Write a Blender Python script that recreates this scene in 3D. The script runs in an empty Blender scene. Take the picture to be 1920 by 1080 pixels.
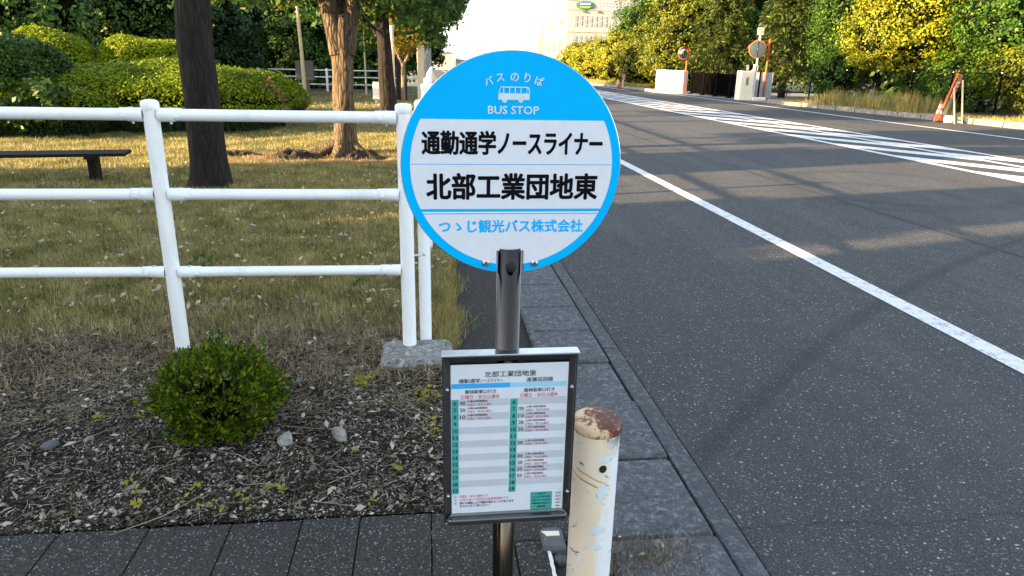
import bpy, math, random
import numpy as np
from mathutils import Vector, Matrix

# ------------------------------------------------------------------ scene, camera, light
S = bpy.context.scene
COL = S.collection
R_ = math.radians

cam_d = bpy.data.cameras.new('camera')
cam = bpy.data.objects.new('camera', cam_d)
COL.objects.link(cam)
S.camera = cam
F, EYE = 1299.0, 1.4
def _cv(px, py): return Vector(((px - 960) / F, -(py - 540) / F, -1.0))
_Z = -_cv(877, 4560).normalized()
_Y = _cv(800, 117); _Y = (_Y - _Y.dot(_Z) * _Z).normalized()
_X = _Y.cross(_Z)
cam.matrix_world = Matrix.Translation((0, 0, EYE)) @ Matrix((_X, _Y, _Z)).to_4x4()
cam_d.sensor_width = 36.0
cam_d.lens = F / 1920 * 36.0
cam_d.clip_start = 0.05
cam_d.clip_end = 3000
cam_d.dof.use_dof = False

SUN_EL, SUN_AZ = 13.0, 255.0          # azimuth measured clockwise from +Y: the sun stands to the left, a little behind
az, el = R_(SUN_AZ), R_(SUN_EL)
sun_dir = Vector((math.sin(az) * math.cos(el), math.cos(az) * math.cos(el), math.sin(el)))
w = bpy.data.worlds.new('World'); S.world = w; w.use_nodes = True
nt = w.node_tree
sky = nt.nodes.new('ShaderNodeTexSky')
sky.sky_type = 'NISHITA'; sky.sun_disc = False
sky.sun_elevation = el; sky.sun_rotation = az
sky.altitude = 50; sky.air_density = 1.0; sky.dust_density = 1.0; sky.ozone_density = 1.0
bg = nt.nodes['Background']; bg.inputs['Strength'].default_value = 0.115
hs = nt.nodes.new('ShaderNodeHueSaturation'); hs.inputs['Saturation'].default_value = .62      # a milky evening sky
nt.links.new(sky.outputs['Color'], hs.inputs['Color']); nt.links.new(hs.outputs['Color'], bg.inputs['Color'])
sd = bpy.data.lights.new('sun', 'SUN'); so = bpy.data.objects.new('sun', sd); COL.objects.link(so)
sd.energy = 5.0; sd.angle = R_(0.5); sd.color = (1.0, 0.70, 0.38)
so.location = (-30, -8, 12)
so.rotation_euler = sun_dir.to_track_quat('Z', 'Y').to_euler()
S.view_settings.view_transform = 'Standard'
S.view_settings.look = 'None'
S.view_settings.gamma = 1.0
S.view_settings.exposure = 2.6
S.cycles.max_bounces = 6
S.cycles.diffuse_bounces = 3
S.cycles.glossy_bounces = 3
S.cycles.transmission_bounces = 3
S.cycles.sample_clamp_indirect = 6.0

# ------------------------------------------------------------------ materials
class NM:
    """small helper for node materials"""
    def __init__(s, name):
        s.m = bpy.data.materials.new(name); s.m.use_nodes = True
        s.t = s.m.node_tree; s.b = s.t.nodes['Principled BSDF']; s.co = None
    def n(s, typ, **kw):
        x = s.t.nodes.new(typ)
        for k, v in kw.items(): setattr(x, k, v)
        return x
    def l(s, a, b): s.t.links.new(a, b)
    def coord(s, scale=(1, 1, 1), obj=True, warp=0):
        tc = s.n('ShaderNodeTexCoord'); mp = s.n('ShaderNodeMapping')
        mp.inputs['Scale'].default_value = scale
        s.l(tc.outputs['Object'], mp.inputs['Vector'])
        return mp.outputs[0]
    def noise(s, scale, detail=4, rough=.55, sc=(1, 1, 1), dist=0):
        x = s.n('ShaderNodeTexNoise'); x.inputs['Scale'].default_value = scale
        x.inputs['Detail'].default_value = detail; x.inputs['Roughness'].default_value = rough
        x.inputs['Distortion'].default_value = dist
        s.l(s.coord(sc), x.inputs['Vector']); return x.outputs['Fac']
    def vor(s, scale, feat='F1', out='Distance', sc=(1, 1, 1), rnd=1.0):
        x = s.n('ShaderNodeTexVoronoi'); x.feature = feat; x.inputs['Scale'].default_value = scale
        x.inputs['Randomness'].default_value = rnd
        s.l(s.coord(sc), x.inputs['Vector']); return x.outputs[out]
    def ramp(s, fac, stops, interp='LINEAR'):
        x = s.n('ShaderNodeValToRGB'); r = x.color_ramp; r.interpolation = interp
        while len(r.elements) < len(stops): r.elements.new(0.5)
        for e, (p, c) in zip(r.elements, stops):
            e.position = p; e.color = (c[0], c[1], c[2], 1) if not isinstance(c, (int, float)) else (c, c, c, 1)
        if not isinstance(fac, (int, float)): s.l(fac, x.inputs[0])
        return x.outputs[0]
    def mix(s, fac, a, b, mode='MIX'):
        x = s.n('ShaderNodeMix', data_type='RGBA', blend_type=mode)
        for i, v in ((0, fac), (6, a), (7, b)):
            if isinstance(v, (int, float)): x.inputs[i].default_value = v if i == 0 else (v, v, v, 1)
            elif isinstance(v, tuple): x.inputs[i].default_value = (*v, 1)
            else: s.l(v, x.inputs[i])
        return x.outputs[2]
    def math(s, op, a, b=0.0, c=None):
        x = s.n('ShaderNodeMath', operation=op)
        for i, v in enumerate((a, b) if c is None else (a, b, c)):
            if isinstance(v, (int, float)): x.inputs[i].default_value = v
            else: s.l(v, x.inputs[i])
        return x.outputs[0]
    def sep(s):
        tc = s.n('ShaderNodeTexCoord'); x = s.n('ShaderNodeSeparateXYZ'); s.l(tc.outputs['Object'], x.inputs[0])
        return x.outputs
    def col(s, c):
        if isinstance(c, tuple): s.b.inputs['Base Color'].default_value = (*c, 1)
        else: s.l(c, s.b.inputs['Base Color'])
        return s
    def rough(s, v):
        if isinstance(v, (int, float)): s.b.inputs['Roughness'].default_value = v
        else: s.l(v, s.b.inputs['Roughness'])
        return s
    def bump(s, h, strength=.4, dist=.01):
        x = s.n('ShaderNodeBump'); x.inputs['Strength'].default_value = strength
        x.inputs['Distance'].default_value = dist
        s.l(h, x.inputs['Height']); s.l(x.outputs[0], s.b.inputs['Normal']); return s

def flat(name, c, rough=.5, metal=0.0, var=.12, scale=30, spec=.5):
    k = NM(name)
    f = k.noise(scale, 5, .6)
    d = tuple(v * (1 - var) for v in c); u = tuple(min(1, v * (1 + var)) for v in c)
    k.col(k.ramp(f, [(.3, d), (.7, u)]))
    k.rough(rough); k.b.inputs['Metallic'].default_value = metal
    k.b.inputs['Specular IOR Level'].default_value = spec
    return k.m

def leafmat(name, cols, trans=.25, rough=.45, spec=.35, wscale=1.3, wi=.6, wn=.55, det=2):
    """leaf colour varies leaf by leaf and in larger drifts through the crown"""
    k = NM(name)
    g = k.n('ShaderNodeNewGeometry')
    f = k.noise(wscale, det, .6)
    v = k.math('ADD', k.math('MULTIPLY', g.outputs['Random Per Island'], wi), k.math('MULTIPLY', f, wn))
    n = len(cols)
    c = k.ramp(v, [(.18 + .72 * i / (n - 1), cols[i]) for i in range(n)])
    k.col(c); k.rough(rough); k.b.inputs['Specular IOR Level'].default_value = spec * .45
    tr = k.n('ShaderNodeBsdfTranslucent'); k.l(c, tr.inputs[0])
    mx = k.n('ShaderNodeMixShader'); mx.inputs[0].default_value = trans
    k.l(k.b.outputs[0], mx.inputs[1]); k.l(tr.outputs[0], mx.inputs[2])
    k.l(mx.outputs[0], k.t.nodes['Material Output'].inputs[0])
    return k.m

def bark(name, dark, light, scale=9):
    k = NM(name)
    f = k.noise(scale, 8, .7, (1, 1, .22), .6)
    v = k.vor(scale * 1.6, 'DISTANCE_TO_EDGE', sc=(1, 1, .2))
    c = k.ramp(f, [(.32, dark), (.52, tuple((a + b) / 2 for a, b in zip(dark, light))), (.72, light)])
    k.col(k.mix(k.ramp(v, [(0, 1), (.12, 0)]), c, dark))
    k.rough(.9); k.b.inputs['Specular IOR Level'].default_value = .2
    k.bump(k.math('ADD', f, k.math('MULTIPLY', k.ramp(v, [(0, 0), (.25, 1)]), .5)), .9, .03)
    return k.m

M = {}
def build_materials():
    # asphalt carriageway
    k = NM('asphalt')
    big = k.noise(.35, 4, .6, (1, .3, 1)); med = k.noise(6, 5, .6); fine = k.noise(150, 3, .75)
    base = k.mix(big, (.040, .042, .045), (.072, .075, .078))
    base = k.mix(k.ramp(med, [(.35, 0), (.7, .35)]), base, (.092, .093, .095))
    base = k.mix(k.ramp(fine, [(.40, .9), (.56, 0)]), base, (.008, .010, .013))
    base = k.mix(k.ramp(fine, [(.55, 0), (.72, .75)]), base, (.15, .155, .16))
    st = k.vor(130, 'F1', 'Color'); sd_ = k.vor(130, 'F1', 'Distance')
    sp = k.n('ShaderNodeSeparateColor'); k.l(st, sp.inputs[0])
    chip = k.math('MULTIPLY', k.ramp(sp.outputs[0], [(.84, 0), (.86, 1)]), k.ramp(sd_, [(.42, 1), (.55, 0)]))
    base = k.mix(k.math('MULTIPLY', chip, k.math('MULTIPLY', sp.outputs[1], .8)), base, (.30, .31, .31))
    st2 = k.vor(60, 'F1', 'Color'); sd2 = k.vor(60, 'F1', 'Distance')
    sp2 = k.n('ShaderNodeSeparateColor'); k.l(st2, sp2.inputs[0])
    chip2 = k.math('MULTIPLY', k.ramp(sp2.outputs[1], [(.90, 0), (.91, 1)]), k.ramp(sd2, [(.20, 1), (.30, 0)]))
    base = k.mix(chip2, base, (.42, .42, .40))
    X = k.sep()
    wob = k.math('MULTIPLY', k.math('SUBTRACT', k.noise(2.2, 5, .7), .5), .16)
    def line(co, pos, wd, wo=1.0, lim=None):
        d = k.math('ABSOLUTE', k.math('SUBTRACT', k.math('ADD', co, k.math('MULTIPLY', wob, wo)), pos))
        return k.ramp(k.math('DIVIDE', d, wd * 4), [(.10, 1), (.3, 0)])
    seam = line(k.math('ADD', X[0], k.math('MULTIPLY', X[1], .0415)), 4.94, .045, .5)
    for yy, ww, ss in ((1.76, .008, .7), (2.53, .006, .5), (5.95, .01, .4), (3.15, .005, .35)):
        seam = k.math('MAXIMUM', seam, k.math('MULTIPLY', line(X[1], yy, ww, 1.2), ss))
    for xx, ww, ss in ((5.2, .1, .25), (6.9, .12, .3), (3.6, .1, .2), (10.9, .15, .3), (12.4, .15, .25)):
        seam = k.math('MAXIMUM', seam, k.math('MULTIPLY', line(X[0], xx, ww, .4), ss))
    # curved tyre mark
    cx, cy, rr = 13.474, -9.783, 17.29
    dx = k.math('SUBTRACT', X[0], cx); dy = k.math('SUBTRACT', X[1], cy)
    dist = k.math('SQRT', k.math('ADD', k.math('MULTIPLY', dx, dx), k.math('MULTIPLY', dy, dy)))
    tm = k.ramp(k.math('DIVIDE', k.math('ABSOLUTE', k.math('SUBTRACT', dist, rr)), .3), [(.08, 1), (.22, 0)])
    seam = k.math('MAXIMUM', seam, k.math('MULTIPLY', tm, .62))
    for (cx, cy, rr, ww, ss) in ((5.9, 8.2, 1.35, .34, .5), (5.3, 7.6, .9, .3, .42), (8.2, 4.6, 2.6, .3, .35)):
        dx = k.math('SUBTRACT', X[0], cx); dy = k.math('SUBTRACT', X[1], cy)
        dist = k.math('SQRT', k.math('ADD', k.math('MULTIPLY', dx, dx), k.math('MULTIPLY', dy, dy)))
        tm = k.ramp(k.math('DIVIDE', k.math('ABSOLUTE', k.math('SUBTRACT', dist, rr)), ww), [(.2, 1), (.6, 0)])
        seam = k.math('MAXIMUM', seam, k.math('MULTIPLY', tm, ss))
    # darker dirt next to the gutter
    base = k.mix(k.math('MULTIPLY', seam, .8), base, (.014, .016, .018))
    stain = k.ramp(k.noise(1.1, 6, .75, (1, .5, 1), .8), [(.54, 0), (.70, .45)])
    base = k.mix(stain, base, (.022, .024, .027))
    base = k.mix(k.ramp(k.noise(.9, 6, .7, (1.6, .25, 1), .3), [(.50, 0), (.72, .30)]), base, (.13, .13, .13))
    k.col(base); k.rough(.82); k.b.inputs['Specular IOR Level'].default_value = .35
    k.bump(k.math('ADD', fine, k.math('MULTIPLY', sd_, .8)), .55, .004)
    M['asphalt'] = k.m
    # paint on road
    k = NM('road_paint')
    f = k.noise(14, 6, .7); g = k.noise(90, 3, .7)
    wear = k.ramp(k.math('ADD', k.math('MULTIPLY', f, .6), k.math('MULTIPLY', g, .4)), [(.38, .95), (.49, 0)])
    k.col(k.mix(wear, k.mix(k.noise(3, 5, .7), (.56, .57, .58), (.80, .80, .80)), (.20, .21, .22))); k.rough(.6)
    k.bump(g, .3, .002); M['paint'] = k.m
    # concrete
    def conc(name, a, b, sc=40, dark=(.04, .045, .05)):
        k = NM(name)
        f = k.noise(5, 6, .65); g = k.noise(sc, 5, .75, dist=1.2)
        c = k.mix(f, a, b)
        c = k.mix(k.ramp(g, [(.38, .9), (.52, 0)]), c, dark)
        c = k.mix(k.ramp(k.noise(sc * .8, 6, .8), [(.52, 0), (.62, .65)]), c, tuple(min(1, v * 2.1) for v in b))
        sp = k.vor(110, 'F1', 'Color'); s2 = k.n('ShaderNodeSeparateColor'); k.l(sp, s2.inputs[0])
        c = k.mix(k.ramp(s2.outputs[0], [(.95, 0), (.96, .5)]), c, tuple(min(1, v * 1.8) for v in b))
        k.col(c); k.rough(.9); k.bump(g, .6, .006); M[name] = k.m
    conc('kerb_concrete', (.050, .055, .060), (.115, .12, .125))
    conc('gutter_concrete', (.045, .05, .054), (.085, .09, .094))
    conc('light_concrete', (.15, .15, .145), (.27, .265, .25), 30, (.05, .05, .048))
    conc('far_kerb', (.16, .145, .12), (.25, .225, .19), 12, (.06, .055, .045))
    conc('grey_pole', (.25, .25, .24), (.34, .34, .33), 20, (.17, .17, .16))
    # dark exposed-aggregate paving
    def aggr(name, a, b, chipc, sc=170, th=.8):
        k = NM(name)
        f = k.noise(2.5, 4, .6); g = k.noise(140, 4, .8)
        c = k.mix(f, a, b)
        c = k.mix(k.ramp(g, [(.42, .95), (.54, 0)]), c, (.004, .004, .0045))
        c = k.mix(k.ramp(g, [(.54, 0), (.68, .8)]), c, tuple(v * 2.2 for v in b))
        st = k.vor(sc, 'F1', 'Color'); sdd = k.vor(sc, 'F1', 'Distance')
        s2 = k.n('ShaderNodeSeparateColor'); k.l(st, s2.inputs[0])
        chip = k.math('MULTIPLY', k.ramp(s2.outputs[0], [(th, 0), (th + .02, 1)]), k.ramp(sdd, [(.3, 1), (.45, 0)]))
        c = k.mix(k.math('MULTIPLY', chip, .85), c, chipc)
        k.col(c); k.rough(.85); k.bump(k.math('ADD', g, k.math('MULTIPLY', chip, .5)), .8, .004); M[name] = k.m
    aggr('paving', (.028, .0255, .023), (.050, .046, .041), (.30, .30, .29), 150, .84)
    aggr('path_asphalt', (.015, .0135, .012), (.027, .024, .021), (.20, .19, .18), 120, .92)
    # lawn ground: dead soil near the paving, thatch, then grass
    k = NM('lawn_ground')
    X = k.sep(); nz = k.noise(1.3, 5, .65); n2 = k.noise(9, 6, .7); n3 = k.noise(60, 5, .75)
    soil = k.mix(k.ramp(n3, [(.35, 0), (.65, 1)]), (.016, .012, .009), (.080, .062, .046))
    thatch = k.mix(k.ramp(n3, [(.35, 0), (.65, 1)]), (.10, .078, .045), (.27, .21, .12))
    grass = k.mix(k.ramp(n3, [(.35, 0), (.68, 1)]), (.04, .046, .012), (.20, .20, .06))
    gm = k.mix(k.ramp(k.math('ADD', k.math('MULTIPLY', n2, .5), k.math('MULTIPLY', nz, .5)), [(.42, 0), (.58, 1)]), grass, thatch)
    yy = k.math('ADD', X[1], k.math('MULTIPLY', k.math('SUBTRACT', nz, .5), 1.6))
    fa = k.ramp(k.math('DIVIDE', yy, 10.0), [(.30, 0), (.35, 1)])
    fb = k.ramp(k.math('DIVIDE', yy, 10.0), [(.38, 0), (.50, 1)])
    ex = k.math('DIVIDE', k.math('SUBTRACT', X[0], -1.5), 2.1); ey = k.math('DIVIDE', k.math('SUBTRACT', X[1], 10.75), .95)
    dd = k.math('ADD', k.math('ADD', k.math('MULTIPLY', ex, ex), k.math('MULTIPLY', ey, ey)), k.math('MULTIPLY', k.math('SUBTRACT', n2, .5), 1.6))
    bare = k.mix(n3, (.13, .078, .036), (.34, .21, .105))
    gm = k.mix(k.ramp(dd, [(.55, .92), (.9, 0)]), gm, bare)
    k.col(k.mix(fb, k.mix(fa, soil, thatch), gm)); k.rough(.95); k.b.inputs['Specular IOR Level'].default_value = .1
    k.bump(k.math('ADD', n3, n2), .8, .03); M['lawn'] = k.m
    k = NM('verge_ground')
    n2 = k.noise(2, 6, .7); n3 = k.noise(14, 5, .75)
    k.col(k.mix(k.ramp(n2, [(.4, 0), (.6, 1)]), k.mix(n3, (.06, .065, .02), (.13, .12, .045)), k.mix(n3, (.14, .10, .05), (.3, .22, .12))))
    k.rough(.95); M['verge'] = k.m
    k = NM('terrain')
    n2 = k.noise(.05, 6, .7)
    k.col(k.mix(n2, (.06, .075, .03), (.16, .14, .08))); k.rough(.95); M['terrain'] = k.m
    # white enamel on the pipe fence
    k = NM('white_enamel')
    f = k.noise(18, 5, .6); g = k.noise(70, 4, .75)
    c = k.mix(f, (.84, .855, .87), (.89, .895, .90))
    c = k.mix(k.ramp(g, [(.68, 0), (.71, .85)]), c, (.20, .17, .14))
    c = k.mix(k.ramp(k.noise(5, 6, .7, (1, 1, .4)), [(.56, 0), (.72, .35)]), c, (.52, .52, .50))
    k.col(c); k.rough(.38); k.bump(f, .12, .003); M['white_enamel'] = k.m
    M['white_wall'] = flat('white_wall', (.78, .76, .72), .8, var=.06, scale=2)
    M['cream_wall'] = flat('cream_wall', (.80, .74, .58), .8, var=.06, scale=3)
    M['sign_blue'] = flat('sign_blue', (.0, .45, .94), .45, var=.03, scale=8, spec=.05)
    M['sign_white'] = flat('sign_white', (.70, .73, .80), .35, var=.03, scale=60)
    M['sign_black'] = flat('sign_black', (.003, .003, .006), .6, var=.1, spec=.08)
    M['sign_sym'] = flat('sign_symbol_white', (.56, .74, .80), .4, var=.05, spec=.2)
    M['paper'] = flat('paper', (.66, .70, .76), .45, var=.03, scale=25)
    M['row_grey'] = flat('row_grey', (.50, .53, .59), .5, var=.04)
    M['ink'] = flat('ink', (.008, .008, .014), .7, spec=.1)
    M['ink_red'] = flat('ink_red', (.60, .05, .09), .6, spec=.1)
    M['teal'] = flat('teal', (.05, .33, .30), .5, var=.1)
    M['teal_line'] = flat('teal_line', (.12, .42, .40), .5)
    M['bar_blue'] = flat('bar_blue', (.03, .37, .80), .5, var=.03)
    M['bar_pale'] = flat('bar_pale', (.30, .60, .80), .5, var=.03)
    M['alu'] = flat('bright_metal', (.62, .62, .62), .3, 1.0)
    k = NM('stainless')
    f = k.noise(60, 3, .6, (14, 14, .25))
    k.col(k.mix(f, (.05, .043, .038), (.12, .105, .095))); k.b.inputs['Metallic'].default_value = 1
    k.rough(k.ramp(f, [(.3, .10), (.7, .2)])); M['stainless'] = k.m
    k = NM('frame_steel')
    f = k.noise(20, 4, .6)
    k.col(k.mix(f, (.10, .10, .105), (.17, .165, .16))); k.b.inputs['Metallic'].default_value = .9
    k.rough(k.ramp(f, [(.3, .25), (.7, .4)])); M['frame'] = k.m
    M['rubber'] = flat('black_rubber', (.008, .008, .009), .7)
    M['black_metal'] = flat('black_metal', (.003, .0028, .003), .8, var=.2, spec=.02)
    M['dark_wood'] = flat('dark_wood', (.010, .008, .0065), .7, var=.4, scale=12, spec=.15)
    M['orange'] = flat('orange_paint', (.55, .11, .022), .5, var=.12, spec=.2)
    M['cone_orange'] = flat('cone_orange', (.58, .11, .035), .6, var=.12, scale=12, spec=.2)
    M['cone_white'] = flat('cone_white', (.75, .6, .5), .6, var=.15)
    M['pink_paint'] = flat('pink_faded_paint', (.55, .26, .20), .6, var=.12)
    M['beige'] = flat('beige_paint', (.60, .50, .36), .6)
    M['grey_panel'] = flat('grey_panel', (.42, .44, .46), .6, var=.06, scale=4)
    M['mirror_back'] = flat('mirror_back', (.032, .046, .052), .6, var=.1, spec=.1)
    k = NM('mirror_glass'); k.col((.8, .82, .84)); k.b.inputs['Metallic'].default_value = 1; k.rough(.05); M['mirror'] = k.m
    M['pale_wood'] = flat('pale_bamboo', (.55, .43, .24), .7, var=.15)
    M['board'] = flat('board_back', (.09, .085, .07), .7, var=.2)
    M['bld'] = flat('building_render', (.40, .37, .33), .8, var=.03, scale=.6)
    M['bld_front'] = flat('building_front', (.36, .33, .29), .8, var=.03, scale=.6)
    k = NM('window_glass_far'); k.col((.22, .235, .25)); k.rough(.5); M['glass'] = k.m
    k = NM('window_blind_far'); k.col((.17, .13, .085)); k.rough(.8); M['blind'] = k.m
    M['roof_blue'] = flat('roof_blue', (.28, .38, .42), .6)
    M['salmon'] = flat('salmon_wall', (.55, .36, .28), .8)
    M['logo_blue'] = flat('logo_blue', (.05, .12, .34), .6)
    M['logo_green'] = flat('logo_green', (.05, .20, .05), .6)
    M['logo_yellow'] = flat('logo_yellow', (.5, .42, .06), .6)
    M['logo_white'] = flat('logo_white', (.8, .8, .82), .5)
    M['logo_grey'] = flat('logo_grey', (.3, .3, .32), .5)
    # bark
    M['bark_dark'] = bark('bark_dark', (.012, .010, .009), (.034, .029, .026), 11)
    M['bark_mid'] = bark('bark_mid', (.032, .023, .016), (.20, .145, .09), 13)
    M['bark_black'] = bark('bark_black', (.012, .009, .008), (.04, .03, .025), 8)
    M['bark_pale'] = bark('bark_pale', (.16, .11, .07), (.32, .24, .16), 9)
    # leaves
    M['lf_ever'] = leafmat('leaf_evergreen', [(.010, .030, .006), (.026, .070, .012), (.055, .12, .018), (.13, .20, .028)], .2)
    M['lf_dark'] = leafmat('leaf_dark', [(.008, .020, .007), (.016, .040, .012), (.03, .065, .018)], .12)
    M['lf_maple'] = leafmat('leaf_overhead', [(.02, .055, .014), (.04, .10, .022), (.075, .15, .03), (.16, .17, .03)], .35)
    M['lf_yellow'] = leafmat('leaf_yellow_flush', [(.020, .040, .004), (.09, .115, .007), (.21, .21, .010), (.33, .30, .014)], .2, wscale=.8)
    M['lf_olive'] = leafmat('leaf_olive', [(.014, .031, .004), (.052, .078, .007), (.115, .135, .010), (.21, .205, .015)], .25)
    M['lf_fresh'] = leafmat('leaf_fresh_green', [(.008, .026, .004), (.022, .065, .008), (.050, .115, .012), (.11, .175, .016)], .3)
    M['core'] = flat('shaded_core', (.006, .008, .004), .9, var=.5, scale=6, spec=.0)  # near-black fill: the shaded depth of the crowns put into its colour
    M['lf_conifer'] = leafmat('leaf_conifer', [(.010, .022, .006), (.028, .050, .011), (.062, .09, .018), (.12, .14, .028)], .2)
    M['lf_hedge'] = leafmat('leaf_hedge', [(.036, .065, .003), (.11, .165, .005), (.19, .26, .008), (.29, .36, .014)], .25)
    M['lf_hedgeY'] = leafmat('leaf_hedge_bright', [(.05, .08, .005), (.14, .20, .007), (.25, .32, .010), (.34, .40, .015)], .3)
    M['lf_hedgeD'] = leafmat('leaf_hedge_deep', [(.012, .032, .008), (.03, .065, .012), (.055, .11, .018), (.10, .17, .025)], .2)
    M['lf_bush'] = leafmat('leaf_azalea', [(.014, .03, .004), (.045, .085, .006), (.11, .17, .009), (.24, .29, .015)], .3, .4, wscale=6)
    M['lf_weed'] = leafmat('leaf_weed', [(.10, .13, .02), (.26, .26, .03), (.36, .30, .05)], .3)
    M['lf_pink'] = leafmat('petal_pink', [(.28, .06, .11), (.42, .13, .19)], .3)
    M['lf_orange'] = leafmat('leaf_orange', [(.03, .05, .006), (.09, .095, .010), (.22, .16, .016), (.34, .22, .025)], .3)
    M['lf_white'] = leafmat('petal_white', [(.6, .62, .5), (.8, .8, .7)], .3)
    M['gr_lawn'] = leafmat('grass_blade', [(.028, .036, .009), (.10, .115, .03), (.27, .25, .08), (.55, .45, .22)], .25, .6, .2, 4, .34, 1.0, 7)
    M['gr_dead'] = leafmat('grass_dead', [(.04, .028, .016), (.15, .11, .062), (.34, .265, .155), (.56, .47, .31)], .15, .7, .2, 9, .36, .9, 4)
    M['gr_tall'] = leafmat('grass_tall', [(.08, .10, .02), (.22, .22, .05), (.40, .31, .12), (.52, .40, .18)], .3, .6, .2)
    M['lf_dry'] = leafmat('leaf_dry', [(.05, .03, .02), (.18, .13, .085), (.36, .30, .22), (.56, .50, .40)], .1, .7, .2, 6)
    M['twig'] = leafmat('twig', [(.020, .014, .009), (.085, .064, .043), (.24, .19, .135), (.46, .40, .31)], 0, .8, .2, 6)
    M['gravel'] = leafmat('gravel_chip', [(.006, .005, .004), (.020, .016, .013), (.062, .051, .041), (.16, .135, .11), (.54, .50, .44)], 0, .8, .25, 5)
    M['soil'] = flat('bare_soil', (.13, .085, .05), .95, var=.5, scale=25)
    M['soil_dark'] = flat('root_soil', (.022, .015, .010), .95, var=.5, scale=18)
    k = NM('stone_pale')
    f = k.noise(30, 6, .7)
    k.col(k.mix(k.ramp(f, [(.35, 0), (.65, 1)]), (.10, .09, .08), (.38, .35, .31))); k.rough(.9); k.bump(f, .6, .005); M['stone'] = k.m
    k = NM('stone_dark')
    f = k.noise(40, 6, .7)
    k.col(k.mix(f, (.04, .045, .05), (.17, .175, .18))); k.rough(.9); k.bump(f, .8, .004); M['stone_dark'] = k.m
    # bollard: cream coat, whitened to the right by painted sky light, chipped to grey, rusty scratches
    k = NM('bollard_paint')
    X = k.sep()
    f = k.noise(16, 6, .7, (1, 1, .6)); g = k.noise(19, 8, .72, (1, 1, 1.5), .6); h = k.noise(9, 5, .7, (1.6, 1.6, .3))
    c = k.mix(k.noise(5, 4), (.78, .62, .43), (.87, .75, .58))
    wh = k.ramp(k.math('ADD', k.math('MULTIPLY', X[0], 4.6), h), [(.50, 0), (.62, 1)])  # whiter towards the right: pale sky light painted into the coat
    c = k.mix(wh, c, (.76, .77, .78))
    c = k.mix(k.ramp(g, [(.575, 0), (.59, 1)]), c, (.66, .69, .72))
    c = k.mix(k.ramp(k.math('MULTIPLY', g, k.math('ADD', .75, k.math('MULTIPLY', f, .5))), [(.63, 0), (.645, 1)]), c, (.13, .13, .135))
    top = k.ramp(X[2], [(.48, 0), (.545, 1)])
    c = k.mix(k.math('MULTIPLY', k.math('MULTIPLY', top, k.ramp(X[0], [(.0, 0), (.045, 1)])), k.ramp(g, [(.42, 0), (.5, 1)])), c, (.07, .065, .06))
    wv = k.math('ADD', k.math('MULTIPLY', X[0], .55), k.math('MULTIPLY', k.noise(7, 2, .5), .06))
    for z0, ss in ((.432, 1), (.452, .8), (.405, .7)):
        d = k.math('ABSOLUTE', k.math('SUBTRACT', k.math('ADD', X[2], wv), z0))
        r = k.math('MULTIPLY', k.math('MULTIPLY', k.ramp(d, [(.001, 1), (.0035, 0)]), k.ramp(k.noise(11, 3, .6), [(.50, 0), (.56, 1)])), ss)
        c = k.mix(r, c, (.30, .12, .05))
    # four larger places where the coat has flaked off
    wob1 = k.math('MULTIPLY', k.math('SUBTRACT', k.noise(48, 8, .85), .5), 4.2)
    for (x0, z0, wx, wz) in ((.012, .487, .020, .010), (.008, .395, .015, .026), (.002, .283, .022, .012), (-.004, .232, .024, .007)):
        e1 = k.math('DIVIDE', k.math('SUBTRACT', X[0], x0), wx); e2 = k.math('DIVIDE', k.math('SUBTRACT', X[2], z0), wz)
        d2 = k.math('ADD', k.math('ADD', k.math('MULTIPLY', e1, e1), k.math('MULTIPLY', e2, e2)), wob1)
        c = k.mix(k.ramp(d2, [(.95, 1), (1.0, 0)]), c, (.66, .70, .75))
        rim = k.math('MULTIPLY', k.math('MULTIPLY', k.ramp(d2, [(.62, 0), (.75, 1)]), k.ramp(d2, [(.95, 1), (1.0, 0)])), k.ramp(e2, [(.0, 1), (.1, 0)]))
        c = k.mix(k.math('MULTIPLY', rim, k.ramp(k.noise(45, 4, .7), [(.50, 0), (.56, .8)])), c, (.16, .16, .17))
    k.col(c); k.rough(.55); k.bump(g, .25, .002); M['bollard'] = k.m
    k = NM('rusty_cap')
    f = k.noise(22, 7, .75, (1, 1, 1), .7); g = k.noise(90, 4, .7)
    c = k.ramp(k.math('ADD', f, k.math('MULTIPLY', k.sep()[0], 1.6)), [(.34, (.72, .55, .36)), (.43, (.70, .50, .30)), (.47, (.28, .10, .035)), (.55, (.11, .034, .02)), (.8, (.05, .018, .014))])
    c = k.mix(k.ramp(g, [(.62, 0), (.68, .7)]), c, (.62, .6, .58))
    k.col(c); k.rough(.6); k.bump(f, .4, .003); M['rust_cap'] = k.m
build_materials()

# ------------------------------------------------------------------ helpers
def tag(o, label=None, cat=None, group=None, kind=None):
    if label: o['label'] = label
    if cat: o['category'] = cat
    if group: o['group'] = group
    if kind: o['kind'] = kind
    return o

def thing(name, label, cat, loc=(0, 0, 0), rz=0, group=None):
    o = bpy.data.objects.new(name, None); COL.objects.link(o)
    o.location = loc; o.rotation_euler = (0, 0, rz); o.empty_display_size = .1
    return tag(o, label, cat, group)

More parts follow.
